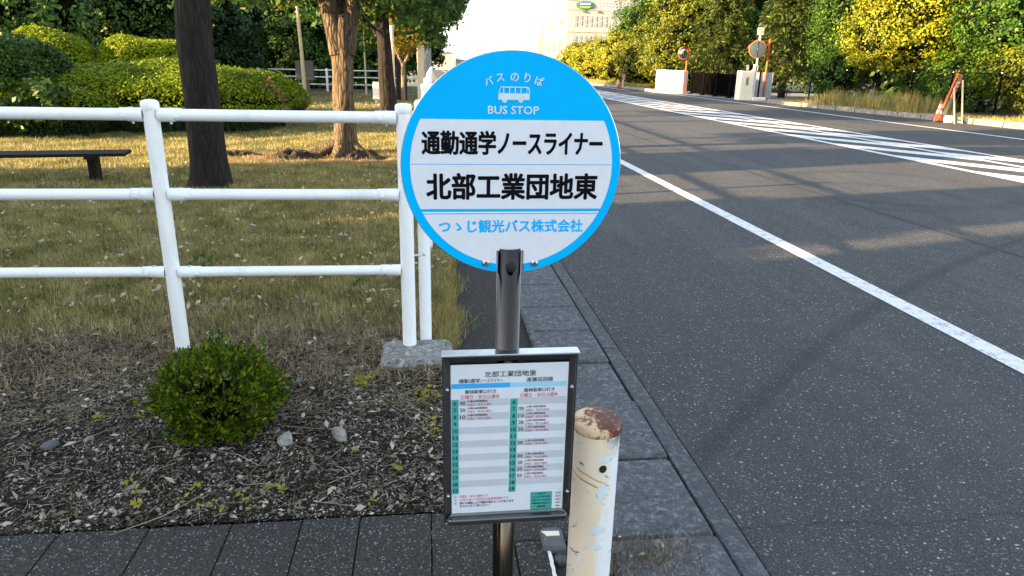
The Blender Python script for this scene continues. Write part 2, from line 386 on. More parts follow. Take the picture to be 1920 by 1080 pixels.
def mesh_np(name, V, Fc, mats, parent=None, mi=None, smooth=False):
    V = np.asarray(V, np.float32).reshape(-1, 3); Fc = np.asarray(Fc, np.int32)
    me = bpy.data.meshes.new(name); k = Fc.shape[1]; nf = len(Fc)
    me.vertices.add(len(V)); me.vertices.foreach_set('co', V.ravel())
    me.loops.add(nf * k); me.loops.foreach_set('vertex_index', Fc.ravel())
    me.polygons.add(nf)
    me.polygons.foreach_set('loop_start', np.arange(0, nf * k, k, dtype=np.int32))
    if mi is not None: me.polygons.foreach_set('material_index', np.asarray(mi, np.int32))
    if smooth: me.polygons.foreach_set('use_smooth', np.ones(nf, bool))
    me.update(calc_edges=True)
    for m in (mats if isinstance(mats, (list, tuple)) else [mats]): me.materials.append(M[m])
    o = bpy.data.objects.new(name, me); COL.objects.link(o)
    if parent: o.parent = parent
    return o

class MB:
    def __init__(s): s.v = []; s.f = []; s.mi = []; s.sm = []; s.m = 0
    def add(s, V, Fs, smooth=False):
        n = len(s.v); s.v += [tuple(p) for p in V]
        for f in Fs: s.f.append(tuple(i + n for i in f)); s.mi.append(s.m); s.sm.append(smooth)
        return s
    def mat(s, i): s.m = i; return s
    def box(s, x0, x1, y0, y1, z0, z1):
        V = [(x0, y0, z0), (x1, y0, z0), (x1, y1, z0), (x0, y1, z0), (x0, y0, z1), (x1, y0, z1), (x1, y1, z1), (x0, y1, z1)]
        return s.add(V, [(0, 3, 2, 1), (4, 5, 6, 7), (0, 1, 5, 4), (1, 2, 6, 5), (2, 3, 7, 6), (3, 0, 4, 7)])
    def bev(s, x0, x1, y0, y1, z0, z1, b=.01):
        """box with chamfered upright edges and top edge"""
        def ring(i, z):
            return [(x0 + b + i, y0 + i, z), (x1 - b - i, y0 + i, z), (x1 - i, y0 + b + i, z), (x1 - i, y1 - b - i, z), (x1 - b - i, y1 - i, z), (x0 + b + i, y1 - i, z), (x0 + i, y1 - b - i, z), (x0 + i, y0 + b + i, z)]
        V = ring(0, z0) + ring(0, z1 - b) + ring(b * .7, z1)
        Fs = [tuple(range(7, -1, -1)), tuple(range(16, 24))]
        for r in (0, 8):
            for i in range(8): j = (i + 1) % 8; Fs.append((r + i, r + j, r + 8 + j, r + 8 + i))
        return s.add(V, Fs)
    def tube(s, pts, rad, n=12, cap=True, smooth=True):
        pts = [Vector(p) for p in pts]
        if isinstance(rad, (int, float)): rad = [rad] * len(pts)
        V = []; up = None
        for i, p in enumerate(pts):
            d = (pts[min(i + 1, len(pts) - 1)] - pts[max(i - 1, 0)]).normalized()
            if up is None: up = Vector((1, 0, 0)) if abs(d.z) > .9 else Vector((0, 0, 1))
            a = d.cross(up).normalized(); b = a.cross(d).normalized(); up = b
            for k in range(n):
                t = 2 * math.pi * k / n
                V.append(p + (a * math.cos(t) + b * math.sin(t)) * rad[i])
        Fs = []
        for i in range(len(pts) - 1):
            for k in range(n):
                j = (k + 1) % n
                Fs.append((i * n + k, (i + 1) * n + k, (i + 1) * n + j, i * n + j))
        s.add(V, Fs, smooth)
        if cap:
            s.add(V[:n], [tuple(range(n))]); s.add(V[-n:], [tuple(range(n - 1, -1, -1))])
        return s
    def lathe(s, prof, c=(0, 0), n=24, smooth=True, ax='z'):
        V = []
        for r, z in prof:
            for k in range(n):
                t = 2 * math.pi * k / n
                a, b = r * math.cos(t), r * math.sin(t)
                V.append((c[0] + a, c[1] + b, z) if ax == 'z' else (c[0] + a, z, c[1] + b))
        Fs = []
        for i in range(len(prof) - 1):
            for k in range(n):
                j = (k + 1) % n
                q = (i * n + k, i * n + j, (i + 1) * n + j, (i + 1) * n + k)
                Fs.append(q if ax == 'z' else q[::-1])
        return s.add(V, Fs, smooth)
    def poly(s, pts, flip=False):
        return s.add(pts, [tuple(range(len(pts)))[::-1 if flip else 1]])
    def build(s, name, mats, parent=None, autosmooth=False):
        me = bpy.data.meshes.new(name); me.from_pydata(s.v, [], s.f)
        me.polygons.foreach_set('material_index', s.mi); me.polygons.foreach_set('use_smooth', s.sm)
        for m in (mats if isinstance(mats, (list, tuple)) else [mats]): me.materials.append(M[m])
        me.update()
        o = bpy.data.objects.new(name, me); COL.objects.link(o)
        if parent: o.parent = parent
        return o

def struct(o): o['kind'] = 'structure'; return o

def copy_tree(o, parent=None):
    c = o.copy(); COL.objects.link(c)
    if parent: c.parent = parent
    for ch in list(o.children): copy_tree(ch, c)
    return c

def rnd(seed): return np.random.default_rng(seed)

def unit(a): return a / (np.linalg.norm(a, axis=1, keepdims=True) + 1e-9)

def leaves_mesh(P, N, size, rng, aspect=1.9, jitter=.35, droop=0.0, along=None):
    """one kite-shaped leaf per point; returns verts, quads"""
    n = len(P)
    N = unit(N)
    A = unit(rng.normal(size=(n, 3))) if along is None else unit(along + rng.normal(size=(n, 3)) * .35)
    A = unit(A - (A * N).sum(1, keepdims=True) * N)
    A[:, 2] -= droop; A = unit(A)
    B = np.cross(N, A)
    L = size * (1 + jitter * rng.normal(size=(n, 1))).clip(.4, 1.8)
    W = L / aspect
    V = np.stack([P - A * L * .5, P + B * W * .5 - A * L * .02 + N * L * .06, P + A * L * .5, P - B * W * .5 - A * L * .02 + N * L * .06], 1)
    Fq = np.arange(n * 4).reshape(n, 4)
    return V.reshape(-1, 3), Fq

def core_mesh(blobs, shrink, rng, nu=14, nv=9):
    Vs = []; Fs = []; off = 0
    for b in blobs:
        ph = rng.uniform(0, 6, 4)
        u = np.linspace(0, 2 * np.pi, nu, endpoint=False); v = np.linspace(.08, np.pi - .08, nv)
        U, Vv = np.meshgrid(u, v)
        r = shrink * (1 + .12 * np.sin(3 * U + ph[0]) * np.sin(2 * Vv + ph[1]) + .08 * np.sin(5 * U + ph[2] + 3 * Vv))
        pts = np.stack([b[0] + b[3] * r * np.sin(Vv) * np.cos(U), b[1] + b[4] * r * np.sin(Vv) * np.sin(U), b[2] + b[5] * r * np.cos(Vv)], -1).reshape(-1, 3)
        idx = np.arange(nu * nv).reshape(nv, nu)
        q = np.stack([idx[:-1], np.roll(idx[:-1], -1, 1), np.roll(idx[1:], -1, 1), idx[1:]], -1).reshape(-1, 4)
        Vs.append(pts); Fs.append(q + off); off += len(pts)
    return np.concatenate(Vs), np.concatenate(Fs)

def foliage(name, mat, blobs, n, size, parent=None, seed=0, clump=.22, nclump=None, aspect=1.8, core=.72, zmin=.02, core_mat=None, ragged=.12, droop=0, sup=1.0, outw=.8):
    """crown: leaf clumps scattered over lumpy ellipsoids, near-black core inside painting the shaded depth"""
    rng = rnd(seed)
    blobs = np.array(blobs, float)
    area = (blobs[:, 3] * blobs[:, 4] * blobs[:, 5]) ** (2 / 3)
    k = nclump or max(24, int(n / 45))
    bi = rng.choice(len(blobs), k, p=area / area.sum())
    d = unit(rng.normal(size=(k, 3)))
    if sup != 1.0:                                    # squarer (clipped) shape
        d = np.sign(d) * np.abs(d) ** sup
    rad = rng.uniform(.80, 1.0 + ragged, (k, 1)) + ragged * rng.normal(size=(k, 1)) * .5
    B = blobs[bi]
    Cc = B[:, :3] + d * B[:, 3:] * rad
    cs = clump * B[:, 3:].mean(1)
    ci = rng.integers(0, k, n)
    off = rng.normal(size=(n, 3)) * .5
    P = Cc[ci] + off * cs[ci][:, None] * np.array([1, 1, .75])
    out = unit((P - B[ci][:, :3]) / B[ci][:, 3:])
    N = unit(out * outw + off * .4 + rng.normal(size=(n, 3)) * .45 + np.array([0, 0, .35]))
    keep = P[:, 2] > zmin
    P, N = P[keep], N[keep]
    V, Fq = leaves_mesh(P, N, size, rng, aspect, droop=droop)
    mi = np.zeros(len(Fq), int)
    mats = [mat]
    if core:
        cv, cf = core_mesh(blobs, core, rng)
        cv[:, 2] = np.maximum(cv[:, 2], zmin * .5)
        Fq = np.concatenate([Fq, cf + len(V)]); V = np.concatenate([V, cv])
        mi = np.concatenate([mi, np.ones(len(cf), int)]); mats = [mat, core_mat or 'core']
    return mesh_np(name, V, Fq, mats, parent, mi)

def mound(name, mat, cx, cy, rx, ry, h, n, size, parent=None, seed=0, sq=3.0, z0=0.0, rot=0.0, q=3.2, side=0.0):
    """clipped hedge: flat-topped superellipsoid densely covered with small leaves"""
    rng = rnd(seed)
    u = rng.uniform(0, 2 * np.pi, n)
    ru = (np.abs(np.cos(u)) ** sq + np.abs(np.sin(u)) ** sq) ** (-1 / sq)
    # side: share of the height that rises straight before the dome begins
    top = rng.random(n) < (.72 if side else .62)
    t = np.sqrt(rng.random(n)); zz = rng.random(n)
    if side:
        hz = np.where(top, side + (1 - side) * (1 - t ** q) ** (1 / 2.0), zz * side)
        rr = np.where(top, t, .78 + .22 * zz)
    else:
        hz = np.where(top, (1 - t ** q) ** (1 / q), zz * .9)
        rr = np.where(top, t, (1 - (zz * .9) ** q) ** (1 / q))
    lump = 1 + .03 * np.sin(u * 5 + seed) + .02 * np.sin(u * 11 + 2)
    x = rr * ru * np.cos(u) * rx * lump; y = rr * ru * np.sin(u) * ry * lump
    z = hz * h * (1 + .05 * np.sin(x * 3.1 + seed) * np.cos(y * 2.7))
    P = np.stack([x, y, z], 1) + rng.normal(size=(n, 3)) * size * .45
    N = np.stack([x / rx * np.where(top, .5, 1.2), y / ry * np.where(top, .5, 1.2), np.where(top, 1.0, .15)], 1)
    N = unit(unit(N) + rng.normal(size=(n, 3)) * .5)
    V, Fq = leaves_mesh(P, N, size, rng, 1.8)
    # body under the leaves
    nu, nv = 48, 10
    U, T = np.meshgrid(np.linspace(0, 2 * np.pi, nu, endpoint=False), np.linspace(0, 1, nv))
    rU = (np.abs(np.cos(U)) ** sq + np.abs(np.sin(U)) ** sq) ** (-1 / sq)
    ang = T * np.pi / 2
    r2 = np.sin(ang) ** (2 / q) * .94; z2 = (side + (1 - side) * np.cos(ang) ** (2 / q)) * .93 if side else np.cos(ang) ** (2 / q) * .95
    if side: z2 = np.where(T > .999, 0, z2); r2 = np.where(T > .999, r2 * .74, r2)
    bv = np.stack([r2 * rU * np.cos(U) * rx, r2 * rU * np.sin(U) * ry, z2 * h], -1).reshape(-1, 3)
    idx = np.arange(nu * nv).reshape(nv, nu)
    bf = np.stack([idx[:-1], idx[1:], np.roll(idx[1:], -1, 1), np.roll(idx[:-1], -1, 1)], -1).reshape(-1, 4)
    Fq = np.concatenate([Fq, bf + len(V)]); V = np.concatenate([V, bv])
    c, s_ = math.cos(rot), math.sin(rot)
    V = np.stack([cx + V[:, 0] * c - V[:, 1] * s_, cy + V[:, 0] * s_ + V[:, 1] * c, z0 + V[:, 2]], 1)
    mi = np.concatenate([np.where(top | (zz > .85), 0, 2) if side else np.zeros(n, int), np.ones(len(bf), int)])  # dark leaf low on the sides paints the undercut's shade and bare twigs
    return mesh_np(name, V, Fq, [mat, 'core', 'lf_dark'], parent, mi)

def blades(P, h, wd, rng, lean=.5):
    """grass blades: narrow triangles"""
    n = len(P)
    a = rng.uniform(0, 2 * np.pi, n)
    H = h * rng.uniform(.5, 1.4, n)
    d = np.stack([np.cos(a), np.sin(a), np.zeros(n)], 1)
    b = rng.uniform(0, 2 * np.pi, n); ln = rng.uniform(.1, 1, n) * lean
    tip = P + np.stack([np.cos(b) * ln * H, np.sin(b) * ln * H, H * np.sqrt(np.clip(1 - ln ** 2 * .8, .1, 1))], 1)
    V = np.stack([P - d * wd / 2, P + d * wd / 2, tip], 1).reshape(-1, 3)
    return V, np.arange(n * 3).reshape(n, 3)

def text_mesh(items, name, parent=None):
    """items: (string, xc, zc, width, height, y, material, weight, angle). lettering fitted to its box, one mesh"""
    Vs = []; Fs = []; mi = []; mats = []
    off = 0
    for (st, xc, zc, wd, ht, y, mt, wt, ang) in items:
        cu = bpy.data.curves.new('t', 'FONT'); cu.body = st; cu.size = 1.0
        cu.resolution_u = 2; cu.fill_mode = 'FRONT'; cu.offset = 0
        ob = bpy.data.objects.new('t', cu); COL.objects.link(ob)
        dg = bpy.context.evaluated_depsgraph_get()
        me = bpy.data.meshes.new_from_object(ob.evaluated_get(dg))
        n = len(me.vertices)
        if n:
            co = np.empty(n * 3, np.float32); me.vertices.foreach_get('co', co); co = co.reshape(-1, 3)
            mn, mx = co.min(0), co.max(0)
            sx = wd / (mx[0] - mn[0]); sz = (ht / (mx[1] - mn[1])) if ht else sx
            x = (co[:, 0] - (mn[0] + mx[0]) / 2) * sx; z = (co[:, 1] - (mn[1] + mx[1]) / 2) * sz
            c, s_ = math.cos(ang), math.sin(ang)
            if mt not in mats: mats.append(mt)
            em = ht if ht else wd
            polys = [tuple(p.vertices) for p in me.polygons]
            # heavier strokes: the same glyphs laid over themselves in a small ring, each a hair behind the last
            if wt: dirs = [(math.cos(a) * wt * em, math.sin(a) * wt * em) for a in [i * math.pi / 4 + .39 for i in range(8)]]
            else: dirs = [(0, 0)]
            for q, (ddx, ddz) in enumerate(dirs):
                xx, zz = x * (1 - 2 * wt * em / wd) + ddx, z + ddz
                Vs.append(np.stack([xc + xx * c - zz * s_, np.full(n, y + q * 3e-5), zc + xx * s_ + zz * c], 1))
                for p in polys: Fs.append(tuple(i + off for i in p)); mi.append(mats.index(mt))
                off += n
        bpy.data.objects.remove(ob); bpy.data.meshes.remove(me); bpy.data.curves.remove(cu)
    me = bpy.data.meshes.new(name); me.from_pydata(np.concatenate(Vs).tolist(), [], Fs)
    me.polygons.foreach_set('material_index', mi)
    for m in mats: me.materials.append(M[m])
    o = bpy.data.objects.new(name, me); COL.objects.link(o); o.parent = parent
    return o

# ------------------------------------------------------------------ ground, road, kerbs
def sheet(name, pts, z, mat):
    b = MB(); b.poly([(x, y, z) for x, y in pts]); return struct(b.build(name, mat))

def hz(x, y):
    z = .012 * np.sin(x * 2.1 + y * 1.3) + .010 * np.sin(x * 5.3 - y * 4.1 + 1) + .006 * np.sin(x * 13 + y * 9) + .004 * np.sin(x * 31 + 2 * np.sin(y * 17)) * np.cos(y * 37)
    return z * np.clip((y - 1.9) * 2, .15, 1) + .014

def build_ground():
    rng = rnd(5)
    sheet('terrain', [(-900, -600), (900, -600), (900, 2000), (-900, 2000)], -.06, 'terrain')
    sheet('road', [(.97, -12), (15.9, -12), (15.9, 17), (14.9, 27.5), (13.6, 42), (12.6, 60), (12.0, 400), (.97, 400)], 0.0, 'asphalt')
    # lawn with a gently uneven surface
    nx, ny = 260, 380
    ys = 1.93 + (np.linspace(0, 1, ny) ** 2.1) * 38
    V = []
    for y in ys:
        xr = .13 + .02 * (y - 3) if y < 8 else .23 + .01 * (y - 8)
        if y < 3.0: xr = .13
        t = np.linspace(0, 1, nx) ** 1.6
        x = xr - t * (8 + y * .8)
        z = hz(x, y) + rng.normal(size=nx) * .0022
        V.append(np.stack([x, np.full(nx, y), z], 1))
    V = np.concatenate(V); idx = np.arange(nx * ny).reshape(ny, nx)
    Fq = np.stack([idx[:-1, :-1], idx[1:, :-1], idx[1:, 1:], idx[:-1, 1:]], -1).reshape(-1, 4)
    o = struct(mesh_np('lawn', V, Fq, 'lawn', smooth=True))
    sheet('lawn_far', [(-60, 1.9), (-7.5, 1.9), (-31, 39), (-60, 39)], -.02, 'lawn')
    # asphalt footpath strip beside the lawn, reaching behind the kerb slabs
    b = MB(); b.poly([(-.1, 1.9, -.004), (.58, 1.9, -.004), (.50, 5, -.004), (.55, 60, -.004), (.2, 60, -.004), (.1, 5, -.004)])
    struct(b.build('footpath', 'path_asphalt'))
    # paved apron in front: separate flags with thin gaps
    edges = [-3.9, -3.62, -3.40, -3.12, -2.9, -2.66, -2.42, -2.18, -1.95, -1.72, -1.50, -1.405, -1.135, -.875, -.63, -.415, -.235, -.01, .24, .50]
    b = MB(); g = .0018
    for i in range(len(edges) - 1):
        for (y0, y1) in ((1.55, 1.925), (1.12, 1.545), (.7, 1.115), (-.2, .695)):
            x0, x1 = edges[i] + g, edges[i + 1] - g
            if i == len(edges) - 2:
                if y1 < 1.9 and y1 > .9: x1 = .338
                elif y1 > 1.9: b.bev(x0, .338, y0 + g, 1.755, -.05, .016, .003); y0 = 1.758
            b.bev(x0, x1, y0 + g, y1 - g, -.05, .016 + .002 * rng.normal(), .003)
    struct(b.build('pavement', 'paving'))
    sheet('pavement_bed', [(-5, -2), (.55, -2), (.55, 1.93), (-5, 1.93)], -.012, 'soil_dark')
    # kerb: concrete slabs of .45 m and a cast gutter lip against the asphalt
    b = MB(); js = [1.73, 2.175, 2.63, 3.055, 3.46, 3.85]
    js = [1.73 - .45 * k for k in range(12, 0, -1)] + js + [3.85 + .44 * k for k in range(1, 120)]
    for i in range(len(js) - 1):
        b.bev(.53 + .004 * rng.normal(), .868, js[i] + .005, js[i + 1] - .009, -.05, .026 + .004 * rng.normal(), .010)
    struct(b.build('kerb', 'kerb_concrete'))
    b = MB(); y = -4
    while y < 60:
        b.bev(.880, .962 + .004 * rng.normal(), y + .004, y + 1.8, -.05, .010, .005); y += 1.81
    struct(b.build('gutter', 'gutter_concrete'))
    # painted markings, 4 mm above the asphalt
    b = MB()
    z = .004
    def strip(x0, x1, y0, y1): b.poly([(x0, y0, z), (x1, y0, z), (x1, y1, z), (x0, y1, z)])
    strip(2.880, 3.022, -6, 300)
    strip(13.32, 13.47, -6, 40); strip(12.2, 12.35, 43, 300)
    strip(8.02, 8.17, 1, 300); strip(9.30, 9.44, 1, 300); strip(10.04, 10.18, 1, 300)
    y = 1.5
    while y < 120:
        # diagonal bars between the lines (left field, then the narrow right field)
        b.poly([(8.17, y + 1.55, z), (9.30, y - .25, z), (9.30, y + .60, z), (8.17, y + 2.40, z)])
        b.poly([(9.44, y + .2, z), (10.04, y - .75, z), (10.04, y + .10, z), (9.44, y + 1.05, z)])
        y += 1.9
    struct(b.build('road_markings', 'paint'))
    # far kerb and verge
    pl = [(16.9, 8), (15.95, 17), (15.45, 22), (14.95, 27.3), (14.72, 29.8)]
    pl2 = [(13.35, 43.2), (12.9, 50), (12.5, 60), (12.1, 90), (12.1, 200)]
    b = MB()
    def run(pl, step):
        out = []
        for (a, c) in zip(pl[:-1], pl[1:]):
            d = math.dist(a, c); n = max(1, int(d / step))
            for i in range(n):
                t0, t1 = i / n, (i + 1) / n
                p = (a[0] + (c[0] - a[0]) * t0, a[1] + (c[1] - a[1]) * t0); q = (a[0] + (c[0] - a[0]) * (t1 - .012), a[1] + (c[1] - a[1]) * (t1 - .012))
                h = .15 + .012 * rng.normal(); w_ = .20
                V = [(p[0], p[1], -.02), (q[0], q[1], -.02), (q[0] + w_, q[1], -.02), (p[0] + w_, p[1], -.02), (p[0] + .02, p[1], h), (q[0] + .02, q[1], h), (q[0] + w_, q[1], h), (p[0] + w_, p[1], h)]
                b.add(V, [(0, 3, 2, 1), (4, 5, 6, 7), (0, 1, 5, 4), (1, 2, 6, 5), (2, 3, 7, 6), (3, 0, 4, 7)])
    run(pl, .9); run(pl2, 1.2)
    struct(b.build('kerb_far', 'far_kerb'))
    b = MB()
    b.poly([(16.1, 17, .10), (17.05, 8, .10), (60, 8, .10), (60, 30, .10), (14.9, 29.7, .10), (15.1, 27.3, .10)])
    b.poly([(13.5, 43.4, .10), (60, 43.4, .10), (60, 200, .10), (12.25, 200, .10), (12.25, 90, .10), (13.05, 50, .10)])
    struct(b.build('verge', 'verge'))
    sheet('driveway', [(14.6, 29.7), (60, 29.7), (60, 43.4), (13.2, 43.4)], .012, 'light_concrete')
    sheet('side_road', [(-60, 34.9), (-.3, 35.2), (-.3, 39), (-60, 39)], .03, 'gutter_concrete')
build_ground()

# ------------------------------------------------------------------ bus stop sign
def circ_clip(R, z0, z1, cx, cz, n=40):
    """outline of the part of a disc between two heights"""
    a0, a1 = math.asin(max(-1, min(1, z0 / R))), math.asin(max(-1, min(1, z1 / R)))
    P = [(R * math.cos(a0 + (a1 - a0) * i / n), R * math.sin(a0 + (a1 - a0) * i / n)) for i in range(n + 1)]
    return [(cx + x, cz + z) for x, z in P] + [(cx - x, cz + z) for x, z in reversed(P)]

def build_sign():
    t = thing('bus_stop_sign', 'round blue and white bus stop sign on a steel pole with a framed timetable below', 'bus stop sign', (.166, 1.40, 0))
    O = Vector((-.166, -1.40, 0))
    def fix(o, par=t): o.parent = par; o.location = O if par is t else (0, 0, 0); return o
    cx, cz = .168, 1.2035; R = .2225
    b = MB(); prof = [(.0262, -.3), (.0268, 1.034), (.0248, 1.034), (.0240, .8)]
    b.lathe(prof, (.166, 1.405), 40)
    fix(b.build('pole', 'stainless'))
    # plug in the pole
    b = MB(); b.lathe([(.0001, 1.3735), (.008, 1.3735), (.0108, 1.3755), (.0112, 1.381)], (.1672, .997), 28, ax='y'); fix(b.build('plug', 'rubber'))
    # disc with a slot for the pole
    b = MB()
    def plate(y, r, m):
        b.mat(m)
        hw = .0285
        a0 = -math.pi / 2 + math.asin(hw / r)
        P = [(cx + r * math.cos(a0 + (2 * math.pi - 2 * math.asin(hw / r)) * i / 96), cz + r * math.sin(a0 + (2 * math.pi - 2 * math.asin(hw / r)) * i / 96)) for i in range(97)]
        return P
    P = plate(0, R, 0)
    zt = 1.030
    top = [(.166 - .0285, zt), (.166 + .0285, zt)]
    # front face as a fan of quads between outline and inner ring keeps the slot open
    ring = P
    def face(y, m, rad):
        b.mat(m)
        PP = plate(y, rad, m)
        # left half and right half polygons around the slot
        n = len(PP); h = n // 2
        right = PP[:h + 1]; left = PP[h:]
        b.poly([(x, y, z) for x, z in right] + [(cx, y, zt), (.166 + .0285, y, zt)], flip=True)
        b.poly([(x, y, z) for x, z in left] + [(.166 - .0285, y, zt), (cx, y, zt)], flip=True)
    face(1.3905, 0, R - .0012)
    for (x0, z0), (x1, z1) in zip(P[:-1], P[1:]):
        b.mat(1).poly([(x0, 1.3915, z0), (x1, 1.3915, z1), (x1, 1.3975, z1), (x0, 1.3975, z0)])
    PI_ = plate(0, R - .0012, 1)
    for i in range(len(P) - 1):
        b.mat(1).poly([(PI_[i][0], 1.3905, PI_[i][1]), (PI_[i + 1][0], 1.3905, PI_[i + 1][1]), (P[i + 1][0], 1.3915, P[i + 1][1]), (P[i][0], 1.3915, P[i][1])])
    b.mat(1)
    PP = plate(0, R, 1); n = len(PP); h = n // 2
    b.poly([(x, 1.3975, z) for x, z in PP[:h + 1]] + [(cx, 1.3975, zt), (.166 + .0285, 1.3975, zt)])
    b.poly([(x, 1.3975, z) for x, z in PP[h:]] + [(.166 - .0285, 1.3975, zt), (cx, 1.3975, zt)])
    disc = fix(b.build('sign_disc', ['sign_blue', 'alu']))
    # white fields
    b = MB(); Ri = R - .0185; yw = 1.3898
    def band(z0, z1):
        b.poly([(x, yw, z) for x, z in circ_clip(Ri, z0 - cz, z1 - cz, cx, cz)], flip=False)
    band(1.2089, 1.2956); band(1.1180, 1.2076)
    band(1.1090, 1.1122)
    # lowest field, with the slot cut out
    zs = 1.1072
    A = circ_clip(Ri, -Ri * .9999, zs - cz, cx, cz, 60)
    rt = [(x, z) for x, z in A[:61] if x > .166 + .0285 or z > zt]
    lf = [(x, z) for x, z in A[61:] if x < .166 - .0285 or z > zt]
    b.poly([(x, yw, z) for x, z in [(cx, zt), (.1945, zt), (.1945, rt[0][1])] + rt + [(cx, zs)]])
    b.poly([(x, yw, z) for x, z in [(cx, zs)] + lf + [(.1375, lf[-1][1]), (.1375, zt), (cx, zt)]])
    o = b.build('white_field', 'sign_white'); o.parent = disc
    T = [('通勤通学', .0606, 1.2505, .1475, .0448), ('ノースライナー', .2435, 1.2500, .2132, .0416), ('北部工業団地東', .1696, 1.1641, .3503, .0511)]
    it = [(s, x, z, w_, h_, 1.3890, 'sign_black', .036, 0) for s, x, z, w_, h_ in T]
    it.append(('つゝじ観光バス株式会社', .1682, 1.0821, .2993, .0262, 1.3890, 'sign_blue', .030, 0))
    it.append(('BUS STOP', .1674, 1.3143, .1009, .0150, 1.3890, 'sign_sym', .028, 0))
    for s, x, z, a, w_ in (('バ', .1181, 1.3681, .30, .0165), ('ス', .1404, 1.3749, .15, .0150), ('の', .1685, 1.3762, 0, .0168), ('り', .1935, 1.3750, -.15, .0118), ('ば', .2168, 1.3694, -.30, .0165)):
        it.append((s, x, z, w_, 0, 1.3890, 'sign_sym', .022, a))
    for nm, a, c in (('route_lettering', 0, 2), ('stop_name_lettering', 2, 3), ('company_lettering', 3, 4), ('english_lettering', 4, 5), ('boarding_lettering', 5, 10)):
        text_mesh(it[a:c], nm, disc)
    # bus symbol: body with the windows left open
    b = MB(); y = 1.3890
    x0, x1, z0, z1 = .1370, .1988, 1.3335, 1.3585
    def q(a, c, d, e): b.poly([(a, y, d), (c, y, d), (c, y, e), (a, y, e)])
    b.poly([(x0, y, z0), (x1, y, z0), (x1, y, z0 + .0125), (x0 + .0005, y, z0 + .0125)])
    # roof with rounded back corner
    arc = [(x1 - .006 + .006 * math.sin(a), z1 - .006 + .006 * math.cos(a)) for a in [i * math.pi / 12 for i in range(7)]]
    b.poly([(x, y, z) for x, z in [(x0 + .004, z1 - .0020), (x1 - .006, z1 - .0020)][:2]] + [(x, y, z) for x, z in [(x1 - .006, z1), (x0 + .006, z1)]])
    b.poly([(x1 - .006, y, z1 - .0020), (x1 - .0015, y, z1 - .006)] + [(x, y, z) for x, z in arc[::-1]])
    b.poly([(x0 + .0005, y, z0 + .0125), (x0 + .0022, y, z0 + .0125), (x0 + .0045, y, z1 - .002), (x0 + .006, y, z1), (x0 + .0035, y, z1 - .0015)])
    q(x1 - .0018, x1, z0 + .0125, z1 - .006)
    for xx in (.1475, .1590, .1702, .1814, .1925): q(xx - .0009 if xx < .19 else xx - .0, xx + .0009 if xx < .19 else xx + .0012, z0 + .0125, z1 - .002)
    q(x0 + .0005, x0 + .0075, z0 + .0125, z0 + .0135); 
    for wx in (.1497, .1815):
        b.poly([(wx + .0052 * math.cos(a), y + .0003, z0 - .0002 + .0050 * math.sin(a)) for a in [math.pi + i * math.pi / 12 for i in range(13)]])
    o = b.build('bus_symbol', 'sign_sym'); o.parent = disc
    for bx, bz in ((.1152, 1.0042), (.2183, 1.0023)):
        b = MB()
        b.mat(0).lathe([(.0001, 1.3868), (.0072, 1.3868), (.0080, 1.3880), (.0080, 1.3898)], (bx, bz), 24, ax='y')
        b.mat(0).lathe([(.0001, 1.3822), (.0040, 1.3822), (.0052, 1.3835), (.0052, 1.3868)], (bx, bz), 6, False, ax='y')
        b.mat(1).lathe([(.0001, 1.3818), (.0024, 1.3818), (.0024, 1.3822)], (bx, bz), 8, ax='y')
        o = b.build('bolt', ['alu', 'rubber']); o.parent = disc
    # ---- timetable board
    X0, X1, Z0, Z1 = .0215, .3180, .3845, .8045
    b = MB()
    yf, yb = 1.366, 1.392
    m_ = .0185
    # mitred frame: outer wall, outer lip, sloping face
    def ringp(i, y): return [(X0 + i, y, Z0 + i), (X1 - i, y, Z0 + i), (X1 - i, y, Z1 - i), (X0 + i, y, Z1 - i)]
    rings = [ringp(0, yb), ringp(0, yf + .002), ringp(.0015, yf), ringp(.0045, yf), ringp(.006, yf + .003), ringp(m_ - .001, yf + .009), ringp(m_, yf + .012)]
    for r0, r1 in zip(rings[:-1], rings[1:]):
        for i in range(4):
            j = (i + 1) % 4
            b.poly([r0[i], r0[j], r1[j], r1[i]])
    b.poly(ringp(0, yb), flip=True)
    board = fix(b.build('timetable_board', 'frame'))
    b = MB(); b.bev(X0 + .010, X1 - .012, 1.352, 1.366, Z0 + .003, Z0 + .016, .003)
    o = b.build('bottom_bar', 'frame'); o.parent = board
    b = MB(); b.bev(X0 - .002, X1 + .003, 1.3600, 1.392, Z1 - .0005, Z1 + .0035, .0015)
    o = b.build('top_lip', 'alu'); o.parent = board
    for x, z in ((.0318, .7241), (.3075, .7217), (.0317, .4557), (.3090, .4522)):
        b = MB(); b.mat(0).lathe([(.0001, 1.3645), (.0030, 1.3650), (.0038, 1.3665), (.0038, 1.372)], (x, z), 16, ax='y')
        b.mat(1).lathe([(.0001, 1.3642), (.0012, 1.3642), (.0012, 1.3650)], (x, z), 8, ax='y')
        o = b.build('rivet', ['alu', 'rubber']); o.parent = board
    b = MB(); px0, px1, pz0, pz1 = .0400, .3010, .396, .7790
    b.poly([(px0, 1.3765, pz0), (px1, 1.3765, pz0), (px1, 1.3765, pz1), (px0, 1.3765, pz1)])
    o = b.build('timetable_sheet', 'paper'); o.parent = board
    # printed bars and cells
    b = MB(); y1, y2 = 1.3761, 1.3757
    def rc(x0, x1, z0, z1, y, m): b.mat(m).poly([(x0, y, z0), (x1, y, z0), (x1, y, z1), (x0, y, z1)])
    rc(.0410, .1700, .7222, .7338, y1, 2); rc(.1700, .2968, .7214, .7330, y1, 3)
    pit = .01719
